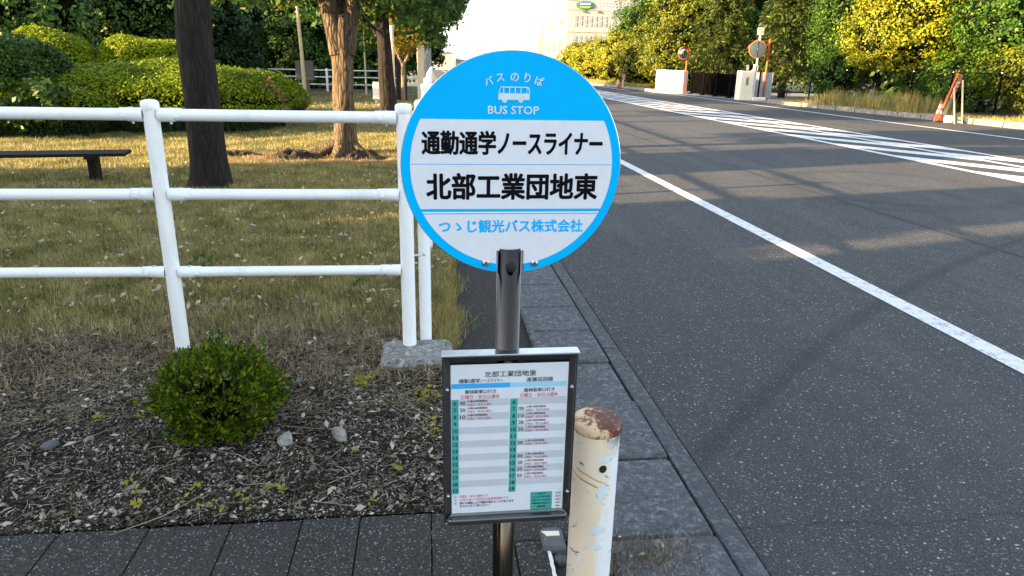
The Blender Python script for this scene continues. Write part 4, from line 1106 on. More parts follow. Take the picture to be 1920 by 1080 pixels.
def build_hedges():
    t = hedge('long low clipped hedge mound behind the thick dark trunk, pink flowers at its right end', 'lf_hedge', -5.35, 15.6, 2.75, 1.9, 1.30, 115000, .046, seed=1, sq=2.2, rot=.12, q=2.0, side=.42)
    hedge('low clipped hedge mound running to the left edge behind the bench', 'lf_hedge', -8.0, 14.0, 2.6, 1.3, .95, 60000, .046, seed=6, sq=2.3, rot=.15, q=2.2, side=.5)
    rng = rnd(7)
    P = np.array([(-3.15, 14.95, .93), (-3.0, 14.88, .80), (-2.88, 14.8, .64), (-2.84, 14.78, .46), (-2.84, 14.78, .30)])
    P = P[rng.integers(0, 5, 75)] + rng.normal(size=(75, 3)) * np.array([.06, .05, .06])
    V, Fq = leaves_mesh(P, rng.normal(size=P.shape) + np.array([0, -1.2, .5]), .06, rng, 1.2)
    shift(mesh_np('flowers', V, Fq, 'lf_pink', t), -5.35, 15.6)
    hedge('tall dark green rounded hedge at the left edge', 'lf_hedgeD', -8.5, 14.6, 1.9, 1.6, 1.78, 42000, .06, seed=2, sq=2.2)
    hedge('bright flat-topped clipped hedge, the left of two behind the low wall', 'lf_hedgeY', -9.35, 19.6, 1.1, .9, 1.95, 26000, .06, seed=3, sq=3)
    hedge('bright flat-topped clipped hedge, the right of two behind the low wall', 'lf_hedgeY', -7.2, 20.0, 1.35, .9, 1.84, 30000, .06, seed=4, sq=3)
    # leafy shrub in front of the dark hedge
    t = thing('shrub', 'small loose-leaved shrub in front of the tall dark hedge', 'shrub', (-6.95, 13.0, 0))
    shift(foliage('foliage', 'lf_hedgeD', [(-6.95, 13.0, .75, .55, .4, .45), (-6.5, 13.1, .6, .4, .35, .35), (-7.4, 13.1, .55, .5, .35, .4)], 2600, .11, t, 22, core=0, clump=.35), -6.95, 13.0)
    # low wall with brick edging
    t = thing('low_wall', 'low dark wall with a row of upright edging bricks between the hedges', 'low wall', (-6.9, 16.9, 0))
    b = MB(); b.bev(-1.2, -.15, -.15, .15, 0, 1.22, .02); b.build('wall', 'board', t)
    b = MB()
    for i in range(11): b.bev(-.12 + i * .115, -.025 + i * .115, -.12, .12, 1.0, 1.20 + .01 * (i % 3), .012)
    b.build('brick_edging', 'bark_pale', t)
    b = MB(); b.bev(-.14, 1.16, -.1, .14, 0, .995, .01); b.build('base', 'light_concrete', t)
    # azalea bush in the foreground
    rng = rnd(33)
    t = thing('azalea_bush', 'small round azalea bush at the foot of the fence post in the foreground', 'bush', (-.815, 2.50, 0))
    b = MB()
    for i in range(26):
        a = rng.uniform(0, 6.28); q = rng.uniform(.05, .17)
        b.tube([(-.815 + .03 * math.cos(a), 2.50 + .03 * math.sin(a), -.01), (-.815 + q * .6 * math.cos(a), 2.50 + q * .6 * math.sin(a), .12), (-.815 + q * 1.2 * math.cos(a), 2.50 + q * 1.2 * math.sin(a), .26 + .08 * rng.random())], [.004, .003, .002], 5)
    shift(b.build('stems', 'bark_dark', t), -.815, 2.50)
    # leaf rosettes at shoot tips
    P = []; N = []; A = []
    ns = 2100
    d = unit(rng.normal(size=(ns, 3)))
    rr = rng.uniform(.45, 1.0, ns) ** .5 * (1 + .15 * np.sin(d[:, 0] * 7 + 1) * np.cos(d[:, 2] * 6) + .06 * rng.normal(size=ns))
    c = np.array([-.815, 2.50, .185]) + d * rr[:, None] * np.array([.232, .20, .195])
    # the top is flatter and the outline breaks where shoots have died back
    c[:, 2] = np.where(c[:, 2] > .335, .335 + (c[:, 2] - .335) * .7, c[:, 2])
    gap = np.sin(c[:, 0] * 23 + 1.0) * np.cos(c[:, 2] * 26 + 2) * np.cos(c[:, 1] * 19)
    c = c[(c[:, 2] > .01) & ((gap < .42) | (rng.random(len(c)) < .25))]
    dirs = unit((c - np.array([-.815, 2.50, .08])) + np.array([0, 0, .14]) + rng.normal(size=c.shape) * .05)
    # uneven shoots: some stand clear of the rest
    shoot = rng.random(len(c)) < .10
    c = c + dirs * np.where(shoot, rng.uniform(.01, .045, len(c)), 0)[:, None]
    for k in range(8):
        sp = unit(np.cross(dirs, rng.normal(size=dirs.shape)))
        ax = unit(dirs * rng.uniform(.55, 1.1, (len(c), 1)) + sp * .75)
        P.append(c + ax * .010 + dirs * rng.uniform(-.012, .006, (len(c), 1))); A.append(ax); N.append(np.cross(ax, np.cross(dirs, ax)) * -1 + dirs * .6)
    P = np.concatenate(P); A = np.concatenate(A); N = np.concatenate(N)
    V, Fq = leaves_mesh(P, N, .019, rng, 2.5, along=A)
    cv, cf = core_mesh(np.array([[-.815, 2.50, .155, .22, .19, .155]]), .5, rng)
    o = mesh_np('foliage', np.concatenate([V, cv]), np.concatenate([Fq, cf + len(V)]), ['lf_bush', 'core'], t, np.concatenate([np.zeros(len(Fq), int), np.ones(len(cf), int)]))
    shift(o, -.815, 2.50)
build_hedges()

# ------------------------------------------------------------------ ground cover
def build_cover():
    rng = rnd(77)
    def region(n, y0, y1, xl, xr, pw=1.0):
        y = y0 + (y1 - y0) * rng.random(n) ** pw
        lo = -(y * .60 + .35) if xl is None else xl
        x = lo + (xr - lo) * rng.random(n)
        return x, y
    # gravel and bark chips on the bare strip
    n = 46000
    x, y = region(n, 1.93, 3.55, None, .10)
    keep = rng.random(n) < np.clip(1.3 - (y - 2.55) * .7, .15, 1); x, y = x[keep], y[keep]; n = len(x)
    s = .0023 * np.exp(rng.normal(size=n) * .6) + .0008; s = np.minimum(s, .014)
    base = np.array([(1, 0, 0), (0, 1, 0), (-1, 0, 0), (0, -1, 0), (0, 0, 1), (0, 0, -1)], float)
    fc = np.array([(0, 1, 4), (1, 2, 4), (2, 3, 4), (3, 0, 4), (1, 0, 5), (2, 1, 5), (3, 2, 5), (0, 3, 5)])
    q = base[None] * (s[:, None, None] * rng.uniform(.5, 1.6, (n, 6, 1))) * np.stack([rng.uniform(.7, 2.2, n), rng.uniform(.6, 1.1, n), rng.uniform(.4, .8, n)], 1)[:, None, :]
    a = rng.uniform(0, 6.28, n); ca, sa = np.cos(a)[:, None], np.sin(a)[:, None]
    V = np.stack([x[:, None] + q[..., 0] * ca - q[..., 1] * sa, y[:, None] + q[..., 0] * sa + q[..., 1] * ca, hz(x, y)[:, None] + s[:, None] * .3 + q[..., 2] + rng.random((n, 1)) * .004], -1)
    Fq = (np.arange(n) * 6)[:, None, None] + fc[None]
    o = mesh_np('gravel', V.reshape(-1, 3), Fq.reshape(-1, 3), 'gravel'); tag(o, None, None, None, 'stuff')
    # twigs and straw
    def twigs(name, n, y0, y1, lmin, lmax, r, mat, seed):
        rg = rnd(seed)
        y = y0 + (y1 - y0) * rg.random(n) ** .9; lo = -(y * .60 + .3); x = lo + (.10 - lo) * rg.random(n)
        L = lmin * (lmax / lmin) ** (rg.random(n) ** 1.6); a = rg.uniform(0, 6.28, n); bend = rg.normal(size=n) * .25
        rr = r * rg.uniform(.6, 1.5, n)
        V = []
        for k, t in enumerate((-.5, 0, .5)):
            cx = x + np.cos(a) * L * t - np.sin(a) * L * bend * (.25 - t * t); cy = y + np.sin(a) * L * t + np.cos(a) * L * bend * (.25 - t * t)
            cz = hz(cx, cy) + .003 + .008 * rg.random(n) + rr
            for j in range(3):
                th = 2 * np.pi * j / 3 + .5
                V.append(np.stack([cx - np.sin(a) * np.cos(th) * rr, cy + np.cos(a) * np.cos(th) * rr, cz + np.sin(th) * rr], 1))
        V = np.stack(V, 1)
        f = []
        for k in (0, 3):
            for j in range(3): f.append((k + j, k + (j + 1) % 3, k + 3 + (j + 1) % 3, k + 3 + j))
        Fq = (np.arange(n) * 9)[:, None, None] + np.array(f)[None]
        o = mesh_np(name, V.reshape(-1, 3), Fq.reshape(-1, 4), mat); tag(o, None, None, None, 'stuff')
    twigs('twigs', 12000, 1.94, 3.5, .006, .06, .0010, 'twig', 1)
    twigs('long_twigs', 160, 1.96, 4.2, .12, .38, .0016, 'twig', 2)
    twigs('straw', 9000, 2.6, 4.6, .02, .10, .0010, 'gr_dead', 3)
    n = 700; x = -1.9 + 2.0 * rng.random(n); y = 1.925 - .16 * rng.random(n) ** 2.2; a = rng.uniform(0, 6.28, n)
    V, Fq = leaves_mesh(np.stack([x, y, np.full(n, .0195)], 1), np.tile([[0, 0, 1.0]], (n, 1)) + rng.normal(size=(n, 3)) * .3, .006, rng, 1.6)
    tag(mesh_np('grit', V, Fq, 'gravel'), None, None, None, 'stuff')
    # dry leaves
    n = 1500; x, y = region(n, 1.95, 9.0, None, .12, 1.1)
    P = np.stack([x, y, hz(x, y) + .010 + .016 * rng.random(n)], 1)
    V, Fq = leaves_mesh(P, np.tile([[0, 0, 1.0]], (n, 1)) + rng.normal(size=(n, 3)) * .35, .030, rng, 2.2)
    tag(mesh_np('leaf_litter', V, Fq, 'lf_dry'), None, None, None, 'stuff')
    n = 1300; x, y = region(n, 3.9, 10.0, None, .12, 1.2)
    P = np.stack([x, y, hz(x, y) + .022 + .016 * rng.random(n)], 1)
    V, Fq = leaves_mesh(P, np.tile([[0, -.5, 1.0]], (n, 1)) + rng.normal(size=(n, 3)) * .4, .034, rng, 1.7)
    tag(mesh_np('lawn_litter', V, Fq, 'lf_dry'), None, None, None, 'stuff')
    # grass
    def grass(name, n, y0, y1, h, wd, mat, pw, dens=None, seed=0, xr=None):
        rg = rnd(seed)
        y = y0 + (y1 - y0) * rg.random(n) ** pw; lo = -(y * .62 + .4)
        hi = np.where(y < 8, .12 + .02 * (y - 3), .22) if xr is None else xr
        x = lo + (hi - lo) * rg.random(n)
        f = np.sin(x * 2.3 + 1.2 * np.sin(y * 1.7)) * np.cos(y * 2.1 + x) * .5 + .25 * np.sin(x * 9 + y * 3) + .25 * np.cos(y * 11 - x * 4)
        keep = rg.random(n) < (np.clip(.62 + .5 * f, .12, 1) if dens is None else dens(x, y, f)); x, y, f = x[keep], y[keep], f[keep]
        e = ((x + 1.5) / 2.1) ** 2 + ((y - 10.75) / .95) ** 2 + f * .5
        kk = (e > .8) | (rg.random(len(x)) < .22); x, y = x[kk], y[kk]
        V, Fq = blades(np.stack([x, y, hz(x, y) - .006], 1), h, wd, rg, .85)
        tag(mesh_np(name, V, Fq, mat), None, None, None, 'stuff')
    grass('grass', 190000, 3.5, 8.0, .052, .0070, 'gr_lawn', 1.15, lambda x, y, f: np.clip((y - 3.45) * 1.1, 0, 1) * np.clip(.78 + .35 * f, .3, 1), 5)
    grass('dead_grass', 100000, 2.9, 7.5, .045, .0055, 'gr_dead', 1.35, lambda x, y, f: np.clip(.55 - .6 * f, .08, .9) * np.clip((y - 2.8) * 1.2, .05, 1), 6)
    grass('grass_beyond', 170000, 8.0, 17.0, .055, .008, 'gr_lawn', 1.3, None, 7)
    grass('grass_distant', 40000, 17.0, 34.0, .07, .022, 'gr_lawn', 1.1, None, 8)
    # dry tufts along the lawn edge beside the footpath
    rg = rnd(9); n = 8000; y = 3.30 + 5.5 * rg.random(n) ** 1.3; x = .10 + .02 * (y - 3) + rg.normal(size=n) * .045 * (1 + .5 * np.sin(y * 9)) - .02
    V, Fq = blades(np.stack([x, y, np.zeros(n)], 1), .062, .0036, rg, 1.0); tag(mesh_np('edge_grass', V, Fq, 'gr_tall'), None, None, None, 'stuff')
    # dead grass around the footing and debris by the bollard foot
    n = 1500; x = .60 + .09 * rg.normal(size=n); y = 1.64 + .05 * rg.normal(size=n); k = (x > .47) & (x < .80)
    V, Fq = blades(np.stack([x[k], y[k], np.full(k.sum(), .022)], 1), .035, .002, rg, 1.0); tag(mesh_np('debris', V, Fq, 'twig'), None, None, None, 'stuff')
    n = 9; P = np.stack([.62 + .06 * rg.normal(size=n), 1.66 + .03 * rg.normal(size=n), np.full(n, .045)], 1)
    V, Fq = leaves_mesh(P, np.tile([[0, -.4, 1.0]], (n, 1)) + rg.normal(size=(n, 3)) * .4, .018, rg, 1.6); tag(mesh_np('dry_leaves', V, Fq, 'lf_dry'), None, None, None, 'stuff')
    # tall dry grass on the far verge
    rg = rnd(10); n = 16000; t = rg.random(n)
    y = 14 + 16 * t; xk = np.interp(y, [8, 17, 22, 27.3, 30], [16.9, 15.95, 15.45, 14.95, 14.7])
    x = xk + .25 + 1.5 * rg.random(n) ** 1.3
    hh = np.where((y > 21.5) & (y < 27.5), .55, .12) * (0.6 + .5 * np.sin(y * 3.1 + x)) + np.where(y < 18, .12, 0)
    V, Fq = blades(np.stack([x, y, np.full(n, .08)], 1), np.maximum(hh, .08), .022, rg, .35); tag(mesh_np('verge_grass', V, Fq, 'gr_tall'), None, None, None, 'stuff')
    n = 9000; y = 44 + 30 * rg.random(n); x = np.interp(y, [43, 50, 60, 90], [13.4, 12.9, 12.5, 12.1]) + .25 + 1.2 * rg.random(n)
    V, Fq = blades(np.stack([x, y, np.full(n, .08)], 1), .25, .04, rg, .4); tag(mesh_np('verge_grass_beyond', V, Fq, 'gr_tall'), None, None, None, 'stuff')
    n = 300; xs = rg.random(n)
    # stones
    def stone(x, y, r, mat, label, seed, sq=.7):
        rr = random.Random(seed); b = bpy.data.meshes.new('stone')
        import bmesh
        bm = bmesh.new(); bmesh.ops.create_icosphere(bm, subdivisions=2, radius=1)
        pl = [Vector((rr.gauss(0, 1), rr.gauss(0, 1), rr.gauss(0, 1))).normalized() for _ in range(7)]
        for v in bm.verts:
            for p in pl:
                dd = v.co.dot(p)
                if dd > .62: v.co -= p * (dd - .62)
            v.co.x *= r * 1.2; v.co.y *= r * .9; v.co.z *= r * sq * 1.25; v.co.z += r * .35
        bm.to_mesh(b); bm.free(); b.materials.append(M[mat])
        o = bpy.data.objects.new('stone', b); COL.objects.link(o); o.location = (x, y, float(hz(x, y)) - .002); o.rotation_euler = (0, 0, rr.uniform(0, 6))
        tag(o, label, 'stone', 'stones lying on the bare soil')
    stone(-.355, 2.40, .036, 'stone', 'pale angular stone lying midway between the bush and the timetable', 1, .9)
    stone(-.545, 2.37, .038, 'stone', 'flat pale stone lying beside the right foot of the bush', 5, .6)
    stone(-1.40, 2.42, .034, 'stone_dark', 'dark grey oblong stone on the soil left of the bush', 3, .5)
    stone(-1.29, 2.47, .024, 'stone', 'small whitish-orange stone just right of the dark grey stone', 8, .5)
    stone(-.42, 2.19, .018, 'stone_dark', 'small grey stone on the soil below the pale angular stone', 12, .6)
    stone(-.60, 2.95, .016, 'stone', 'small round white stone above the bush, near its right side', 14, .8)
    # yellow sprouts
    rr = rnd(12)
    spots = [(-.79, 2.10), (-.62, 2.03), (-.55, 2.08), (-.50, 2.06), (-.57, 1.99), (-.68, 1.98), (-.74, 2.00), (-.83, 2.03), (-.98, 2.10), (-1.16, 2.62), (-1.30, 2.60), (-.13, 2.17), (-.20, 1.98), (-1.02, 2.16), (-.95, 2.02), (-.28, 2.30)]
    labs = 'tiny yellow-green sprout on the bare soil near the paving'
    for i, (x, y) in enumerate(spots):
        zz = float(hz(x, y)); P = np.array([x, y, zz + .018]) + rr.normal(size=(9, 3)) * np.array([.011, .009, .009])
        V, Fq = leaves_mesh(P, np.tile([[0, -.3, 1.0]], (9, 1)) + rr.normal(size=(9, 3)) * .4, .014, rr, 1.5)
        b = MB(); b.tube([(x, y, .0), (x + .002, y, .03)], .001, 4)
        o = mesh_np('sprout', V, Fq, 'lf_weed'); tag(o, labs, 'sprout', 'tiny sprouts on the bare soil')
    def weed(x, y, r, label, n=60, mat='lf_fresh', size=.03):
        P = np.array([x, y, float(hz(x, y)) + r * .5]) + rr.normal(size=(n, 3)) * np.array([r * .45, r * .4, r * .35]); P[:, 2] = np.maximum(P[:, 2], float(hz(x, y)) + .005)
        V, Fq = leaves_mesh(P, np.tile([[0, -.2, 1.0]], (n, 1)) + rr.normal(size=(n, 3)) * .5, size, rr, 2.0)
        o = mesh_np('weed', V, Fq, mat); tag(o, label, 'weed')
    weed(-1.50, 5.15 - .55, .12, 'dark green leafy weed in the lawn just right of the first fence post', 120, 'lf_hedgeD', .04)
    weed(-.45, 4.35, .06, 'small green weed in the lawn left of the corner post', 50)
    weed(-.30, 2.86, .05, 'light green weed with round leaves left of the concrete footing', 60, 'lf_weed', .022)
    weed(-.02, 2.72, .05, 'yellow-green weeds just below the concrete footing', 60, 'lf_weed', .018)
    weed(.0, 2.42, .05, 'yellow-green weed beside the left edge of the timetable frame', 40, 'lf_weed', .016)
    # bare mound of roots and earth beside the lit trunk
    for i, (x, y, r, h, lab) in enumerate(((-2.0, 10.75, .36, .11, 'dark hump of earth on the lawn left of the lit trunk roots'), (-2.95, 11.0, .40, .07, 'low hump of earth just right of the thick dark trunk'), (-.98, 10.72, .30, .11, 'dark earth heap against the foot of the lit trunk'))):
        b = MB(); nn = 24; V = [(x, y, h)]; rg2 = random.Random(i)
        rings = [(.3, .95), (.6, .7), (.85, .3), (1.05, -.2)]
        for (q, zz) in rings:
            for k in range(nn):
                a = 6.2832 * k / nn; m = 1 + .2 * math.sin(3 * a + i) + .22 * rg2.uniform(-1, 1)
                V.append((x + r * q * m * math.cos(a), y + r * .6 * q * m * math.sin(a), h * zz * (1 + .45 * rg2.uniform(-1, 1))))
        Fs = [(0, 1 + k, 1 + (k + 1) % nn) for k in range(nn)]
        for j in range(3):
            for k in range(nn): Fs.append((1 + j * nn + k, 1 + (j + 1) * nn + k, 1 + (j + 1) * nn + (k + 1) % nn, 1 + j * nn + (k + 1) % nn))
        b.add(V, Fs, False); o = b.build('earth_hump', 'soil_dark'); tag(o, lab, 'earth hump')
build_cover()

# ------------------------------------------------------------------ things across the road
def build_across():
    # white gate wall: two panels meeting at a shallow corner, rounded top edge
    t = thing('gate_wall', 'white rendered wall with a shallow corner at the left of the black gate', 'wall', (13.6, 40.2, 0))
    def slab(p, q, h, th, nm, mat, par, z0=0, r=.05):
        p, q = Vector((*p, 0)), Vector((*q, 0)); d = (q - p).normalized(); n = Vector((-d.y, d.x, 0)) * th
        if n.y < 0: n = -n
        b = MB(); V = []
        for (zz, ins) in ((z0, 0), (h - r, 0), (h - r * .3, r * .3), (h, r)):
            V += [p + d * ins + n * (ins / th) + Vector((0, 0, zz)), q - d * ins + n * (ins / th) + Vector((0, 0, zz)), q - d * ins + n * (1 - ins / th) + Vector((0, 0, zz)), p + d * ins + n * (1 - ins / th) + Vector((0, 0, zz))]
        Fs = []
        for k in range(3):
            for i in range(4): j = (i + 1) % 4; Fs.append((4 * k + i, 4 * k + j, 4 * k + 4 + j, 4 * k + 4 + i))
        Fs.append((12, 13, 14, 15))
        b.add(V, Fs); return b.build(nm, mat, par)
    shift(slab((13.22, 40.8), (13.62, 40.25), 1.26, .35, 'wall_panel', 'white_wall', t), 13.6, 40.2)
    shift(slab((13.62, 40.25), (14.22, 39.05), 1.25, .35, 'wall_panel', 'white_wall', t), 13.6, 40.2)
    shift(slab((13.0, 42.2), (13.2, 40.9), .16, .2, 'plinth', 'white_wall', t, 0, .03), 13.6, 40.2)
    # black sliding gate
    t = thing('sliding_gate', 'low black panelled sliding gate between the white wall and the cream pillar', 'gate', (14.5, 36, 0))
    P0, P1 = Vector((14.75, 38.9, 0)), Vector((14.95, 32.4, 0)); d = (P1 - P0) / 4
    for i in range(4):
        a = P0 + d * i; c = P0 + d * (i + 1)
        b = MB(); b.add([a + Vector((0, .08, .10)), c + Vector((0, .12, .10)) , c + Vector((0, .12, 1.08)), a + Vector((0, .08, 1.08)), a + Vector((.03, .08, .10)), c + Vector((.03, .12, .10)), c + Vector((.03, .12, 1.08)), a + Vector((.03, .08, 1.08))],
                    [(3, 2, 1, 0), (4, 5, 6, 7), (0, 1, 5, 4), (3, 7, 6, 2), (0, 4, 7, 3), (1, 2, 6, 5)])
        shift(b.build('panel', 'black_metal', t), 14.5, 36)
        b = MB(); b.tube([a + Vector((-.02, 0, 1.12)), c + Vector((-.02, 0, 1.12))], .035, 4, True, False); b.tube([a + Vector((-.02, 0, .1)), c + Vector((-.02, 0, .1))], .04, 4, True, False)
        for s in np.linspace(.06, .94, 22):
            q = a.lerp(c, float(s)); b.tube([q + Vector((-.015, 0, .1)), q + Vector((-.015, 0, 1.1))], .014, 4, False, False)
        shift(b.build('rail_frame', 'black_metal', t), 14.5, 36)
    for i in range(5):
        a = P0 + d * i
        b = MB(); b.bev(a.x - .10, a.x + .02, a.y - .07, a.y + .07, 0, 1.17, .01); b.bev(a.x - .22, a.x - .1, a.y - .05, a.y + .05, 0, .06, .01); shift(b.build('gate_post', 'black_metal', t), 14.5, 36)
    # cream pillar with intercom
    t = thing('gate_pillar', 'cream gate pillar with an intercom panel at the right of the black gate', 'pillar', (14.8, 32.3, 0))
    b = MB(); b.bev(-.36, .30, -.28, .28, 0, 1.32, .04); b.build('pillar_body', 'cream_wall', t)
    b = MB(); b.mat(0).box(-.14, .02, -.292, -.279, .66, 1.05); b.mat(1).box(-.10, -.075, -.300, -.2925, .70, 1.01); b.mat(1).box(-.05, -.02, -.300, -.2925, .70, 1.01); b.build('intercom', ['beige', 'board'], t)
    b = MB(); b.bev(.30, .95, -.34, -.05, 0, .15, .03); b.build('kerb_foot', 'cream_wall', t)
    b = MB(); b.bev(.31, .40, -.2, .2, 0, 1.36, .01); b.build('side_post', 'white_wall', t)
    b = MB(); b.bev(.22, .32, -.24, -.14, 1.3, 1.60, .01); b.build('lamp_stub', 'white_wall', t)
    # grey panel screen
    t = thing('panel_screen', 'light grey panel screen with dark posts beside the cream pillar', 'screen', (16.0, 33.4, 0))
    for i in range(2):
        b = MB(); b.bev(-.70 + i * .72, -.04 + i * .70, -.02, .02, .05, 1.26, .005); b.build('panel', 'grey_panel', t)
    for x in (-.73, 0.0): 
        b = MB(); b.bev(x - .03, x + .03, -.05, .0, 0, 1.36, .005); b.build('post', 'black_metal', t)
    t = thing('sensor_box', 'small black box on a bracket standing above the grey panel screen', 'sensor box', (15.65, 33.6, 0))
    b = MB(); b.bev(-.17, .17, -.1, .1, 1.36, 1.60, .02); b.build('housing', 'black_metal', t)
    b = MB(); b.bev(.19, .28, -.08, .08, 1.33, 1.58, .02); b.bev(-.28, -.19, -.08, .08, 1.33, 1.58, .02); b.build('lamp', 'beige', t)
    b = MB(); b.tube([(0, 0, 0), (0, 0, 1.37)], .025, 8); b.build('stand', 'black_metal', t)
    # traffic mirrors
    def mirror(label, x, y, zc, r, rz, poleoff, hp, back, lean=0):
        t = thing('traffic_mirror', label, 'traffic mirror', (x, y, 0), 0, 'convex traffic mirrors at the gate')
        b = MB(); b.tube([(poleoff, .12, -.05), (poleoff + lean, .12, hp)], .042, 12); b.lathe([(.042, hp), (.03, hp + .03), (.0001, hp + .035)], (poleoff + lean, .12), 12); b.build('pole', 'orange', t)
        rot = Matrix.Rotation(rz, 3, 'Z')
        def put(b, nm, mat):
            b.v = [tuple(rot @ Vector(v) + Vector((0, 0, zc))) for v in b.v]; return b.build(nm, mat, t)
        prof = [(.0001, -.10)] + [(r * .93 * math.sin(a), -.10 + .10 * (1 - math.cos(a)) * 1.0) for a in [k * math.pi / 20 for k in range(1, 9)]] + [(r * .93, -.02)]
        b = MB(); b.lathe(prof, n=32, ax='y'); put(b, 'mirror_face', 'mirror')
        b = MB(); b.lathe([(r * .92, -.02), (r * .97, -.045), (r * 1.02, -.03), (r * 1.02, .01), (r * .95, .03)], n=32, ax='y'); put(b, 'rim', 'orange')
        b = MB(); b.lathe([(r * .95, .03), (r * .6, .07), (.0001, .08)], n=32, ax='y')
        for k in range(6): a = k * math.pi / 3; b.tube([(0, .085, 0), (r * .9 * math.cos(a), .045, r * .9 * math.sin(a))], .012, 6)
        put(b, 'back_shell', 'mirror_back')
        b = MB(); b.tube([(0, .09, -r * .9), (0, .09, r * .9)], .014, 8); b = put(b, 'bracket', 'mirror_back')
        b = MB(); p = rot @ Vector((0, .10, 0)); b.tube([(p.x, p.y, zc), (poleoff + lean * .9, .12, zc - .0)], .022, 8); b.build('arm', 'grey_pole', t)
        b = MB(); 
        # little hood over the mirror
        V = []; n = 14
        for k in range(n + 1):
            a = math.pi * (.12 + .76 * k / n)
            for yy in (-.16, .03): V.append(((r * 1.06) * math.cos(a), yy, (r * 1.06) * math.sin(a)))
        b.add(V, [(2 * k, 2 * k + 1, 2 * k + 3, 2 * k + 2) for k in range(n)], True); put(b, 'hood', 'orange')
        return t
    mirror('round traffic mirror facing the camera on an orange pole in front of the black gate', 14.10, 39.0, 2.15, .33, .1, .26, 2.0, False)
    mirror('round traffic mirror seen from behind with ribbed grey back on a leaning orange pole', 15.62, 33.2, 2.30, .40, math.pi - .5, .62, 2.75, True, .0)
    t = thing('marker_post', 'pale beige post topped by a square box behind the mirror seen from the back', 'post', (16.15, 34.2, 0))
    b = MB(); b.tube([(0, 0, -.05), (0, 0, 3.0)], .055, 10); b.build('pole', 'beige', t)
    b = MB(); b.bev(-.14, .14, -.1, .1, 3.0, 3.32, .03); b.build('head_box', 'beige', t)
    b = MB(); b.box(-.07, .07, -.106, -.101, 3.08, 3.24); b.build('front_plate', 'salmon', t)
    # chain-link fence: leaning black posts, thin wires
    t = thing('wire_fence', 'black wire mesh fence with slim posts behind the far kerb', 'fence', (17.6, 24, 0))
    pts = [(17.15, 15.4), (17.15, 17.6), (17.15, 19.9), (17.2, 22.0), (17.3, 24.1), (17.4, 26.3), (17.5, 28.6), (17.3, 31.0)]
    H = 1.42
    for (x, y) in pts:
        b = MB(); b.tube([(x, y, 0), (x, y, H)], .034, 10); p = b.build('post', 'black_metal', t); shift(p, 17.6, 24)
        b = MB(); b.lathe([(.034, H), (.036, H + .02), (.02, H + .04), (.0001, H + .045)], (x, y), 10); b.lathe([(.0001, 0), (.03, 0)], (x, y), 6); b.build('cap', 'alu', p)
        b = MB()
        for zz in (.45, .95): b.tube([(x - .05, y, zz), (x - .036, y, zz)], .02, 8)
        b.build('clip', 'alu', p)
    b = MB()
    for (a, c) in zip(pts[:-1], pts[1:]):
        for z in (.12, H - .01): b.tube([(a[0], a[1], z), (c[0], c[1], z)], .008, 5, False)
        L = math.dist(a, c); n = int(L / .09)
        for k in range(-14, n):
            for sgn in (1, -1):
                s0, s1 = k / n, (k + 14) / n; z0, z1 = (.12, H - .02) if sgn > 0 else (H - .02, .12)
                if s0 < 0: z0 = z0 + (z1 - z0) * (-s0) / (s1 - s0); s0 = 0
                if s1 > 1: z1 = z0 + (z1 - z0) * (1 - s0) / (s1 - s0); s1 = 1
                p = Vector((a[0] + (c[0] - a[0]) * s0, a[1] + (c[1] - a[1]) * s0, z0)); q = Vector((a[0] + (c[0] - a[0]) * s1, a[1] + (c[1] - a[1]) * s1, z1))
                w_ = Vector((0, 0, .003)); b.add([p - w_, q - w_, q + w_, p + w_], [(0, 1, 2, 3)])
    shift(b.build('wire_mesh', 'black_metal', t), 17.6, 24)
    # traffic cones
    def cone(x, y, h, label):
        t = thing('traffic_cone', label, 'traffic cone', (x, y, 0), 0, 'orange and white traffic cones')
        b = MB(); b.bev(-h * .30, h * .30, -h * .30, h * .30, 0, .04, .012); b.build('base', 'rubber', t)
        R0, R1 = h * .22, h * .045
        def rr(z): return R0 + (R1 - R0) * (z / h)
        for i, (a, c, m) in enumerate(((.04, .40, 'cone_orange'), (.40, .60, 'cone_white'), (.60, .66, 'cone_orange'), (.66, .86, 'cone_white'), (.86, 1, 'cone_orange'))):
            z0, z1 = (a * h if i else .04), c * h
            b = MB(); b.lathe([(rr(z0), z0), (rr(z1), z1)] + ([(R1 * .5, h + .004)] if c == 1 else []), n=20); b.build('cone_band', m, t)
    cone(15.24, 19.75, .60, 'orange and white traffic cone standing beside the folding works sign')
    cone(12.80, 47.6, .62, 'faraway traffic cone on the kerb left of the white gate wall')
    # folded A-frame works sign
    t = thing('works_sign', 'narrow orange folding works sign leaning at the far kerb by the cone', 'works sign', (15.35, 19.25, 0))
    def leg(p, q, r=.028, m='orange'):
        b = MB(); b.tube([p, q], r, 8); return b.build('leg', m, t)
    A, Bq = Vector((-.12, .05, 1.38)), Vector((.03, .05, 1.33))
    leg((-.37, .05, .42), A); leg((-.20, .05, .50), Bq)
    leg((-.06, -.15, 0), (-.20, -.02, 1.0), .024, 'pink_paint'); leg((.18, -.15, 0), (.02, -.02, 1.22), .024, 'pink_paint')
    leg((-.30, .40, 0), (-.30, .1, .6), .02, 'board')
    b = MB(); b.tube([A, Bq], .025, 8); b.build('top_bar', 'orange', t)
    U = (A - Vector((-.37, .05, .42))).normalized()
    b = MB(); p0 = A - U * .12 + Vector((.05, -.03, 0)); p1 = A - U * .95 + Vector((.05, -.03, 0)); W = Vector((.10, -.02, 0))
    def quad(b, p, q, y): b.add([p + Vector((0, y, 0)), q + Vector((0, y, 0)), q + W + Vector((0, y, 0)), p + W + Vector((0, y, 0))], [(3, 2, 1, 0)])
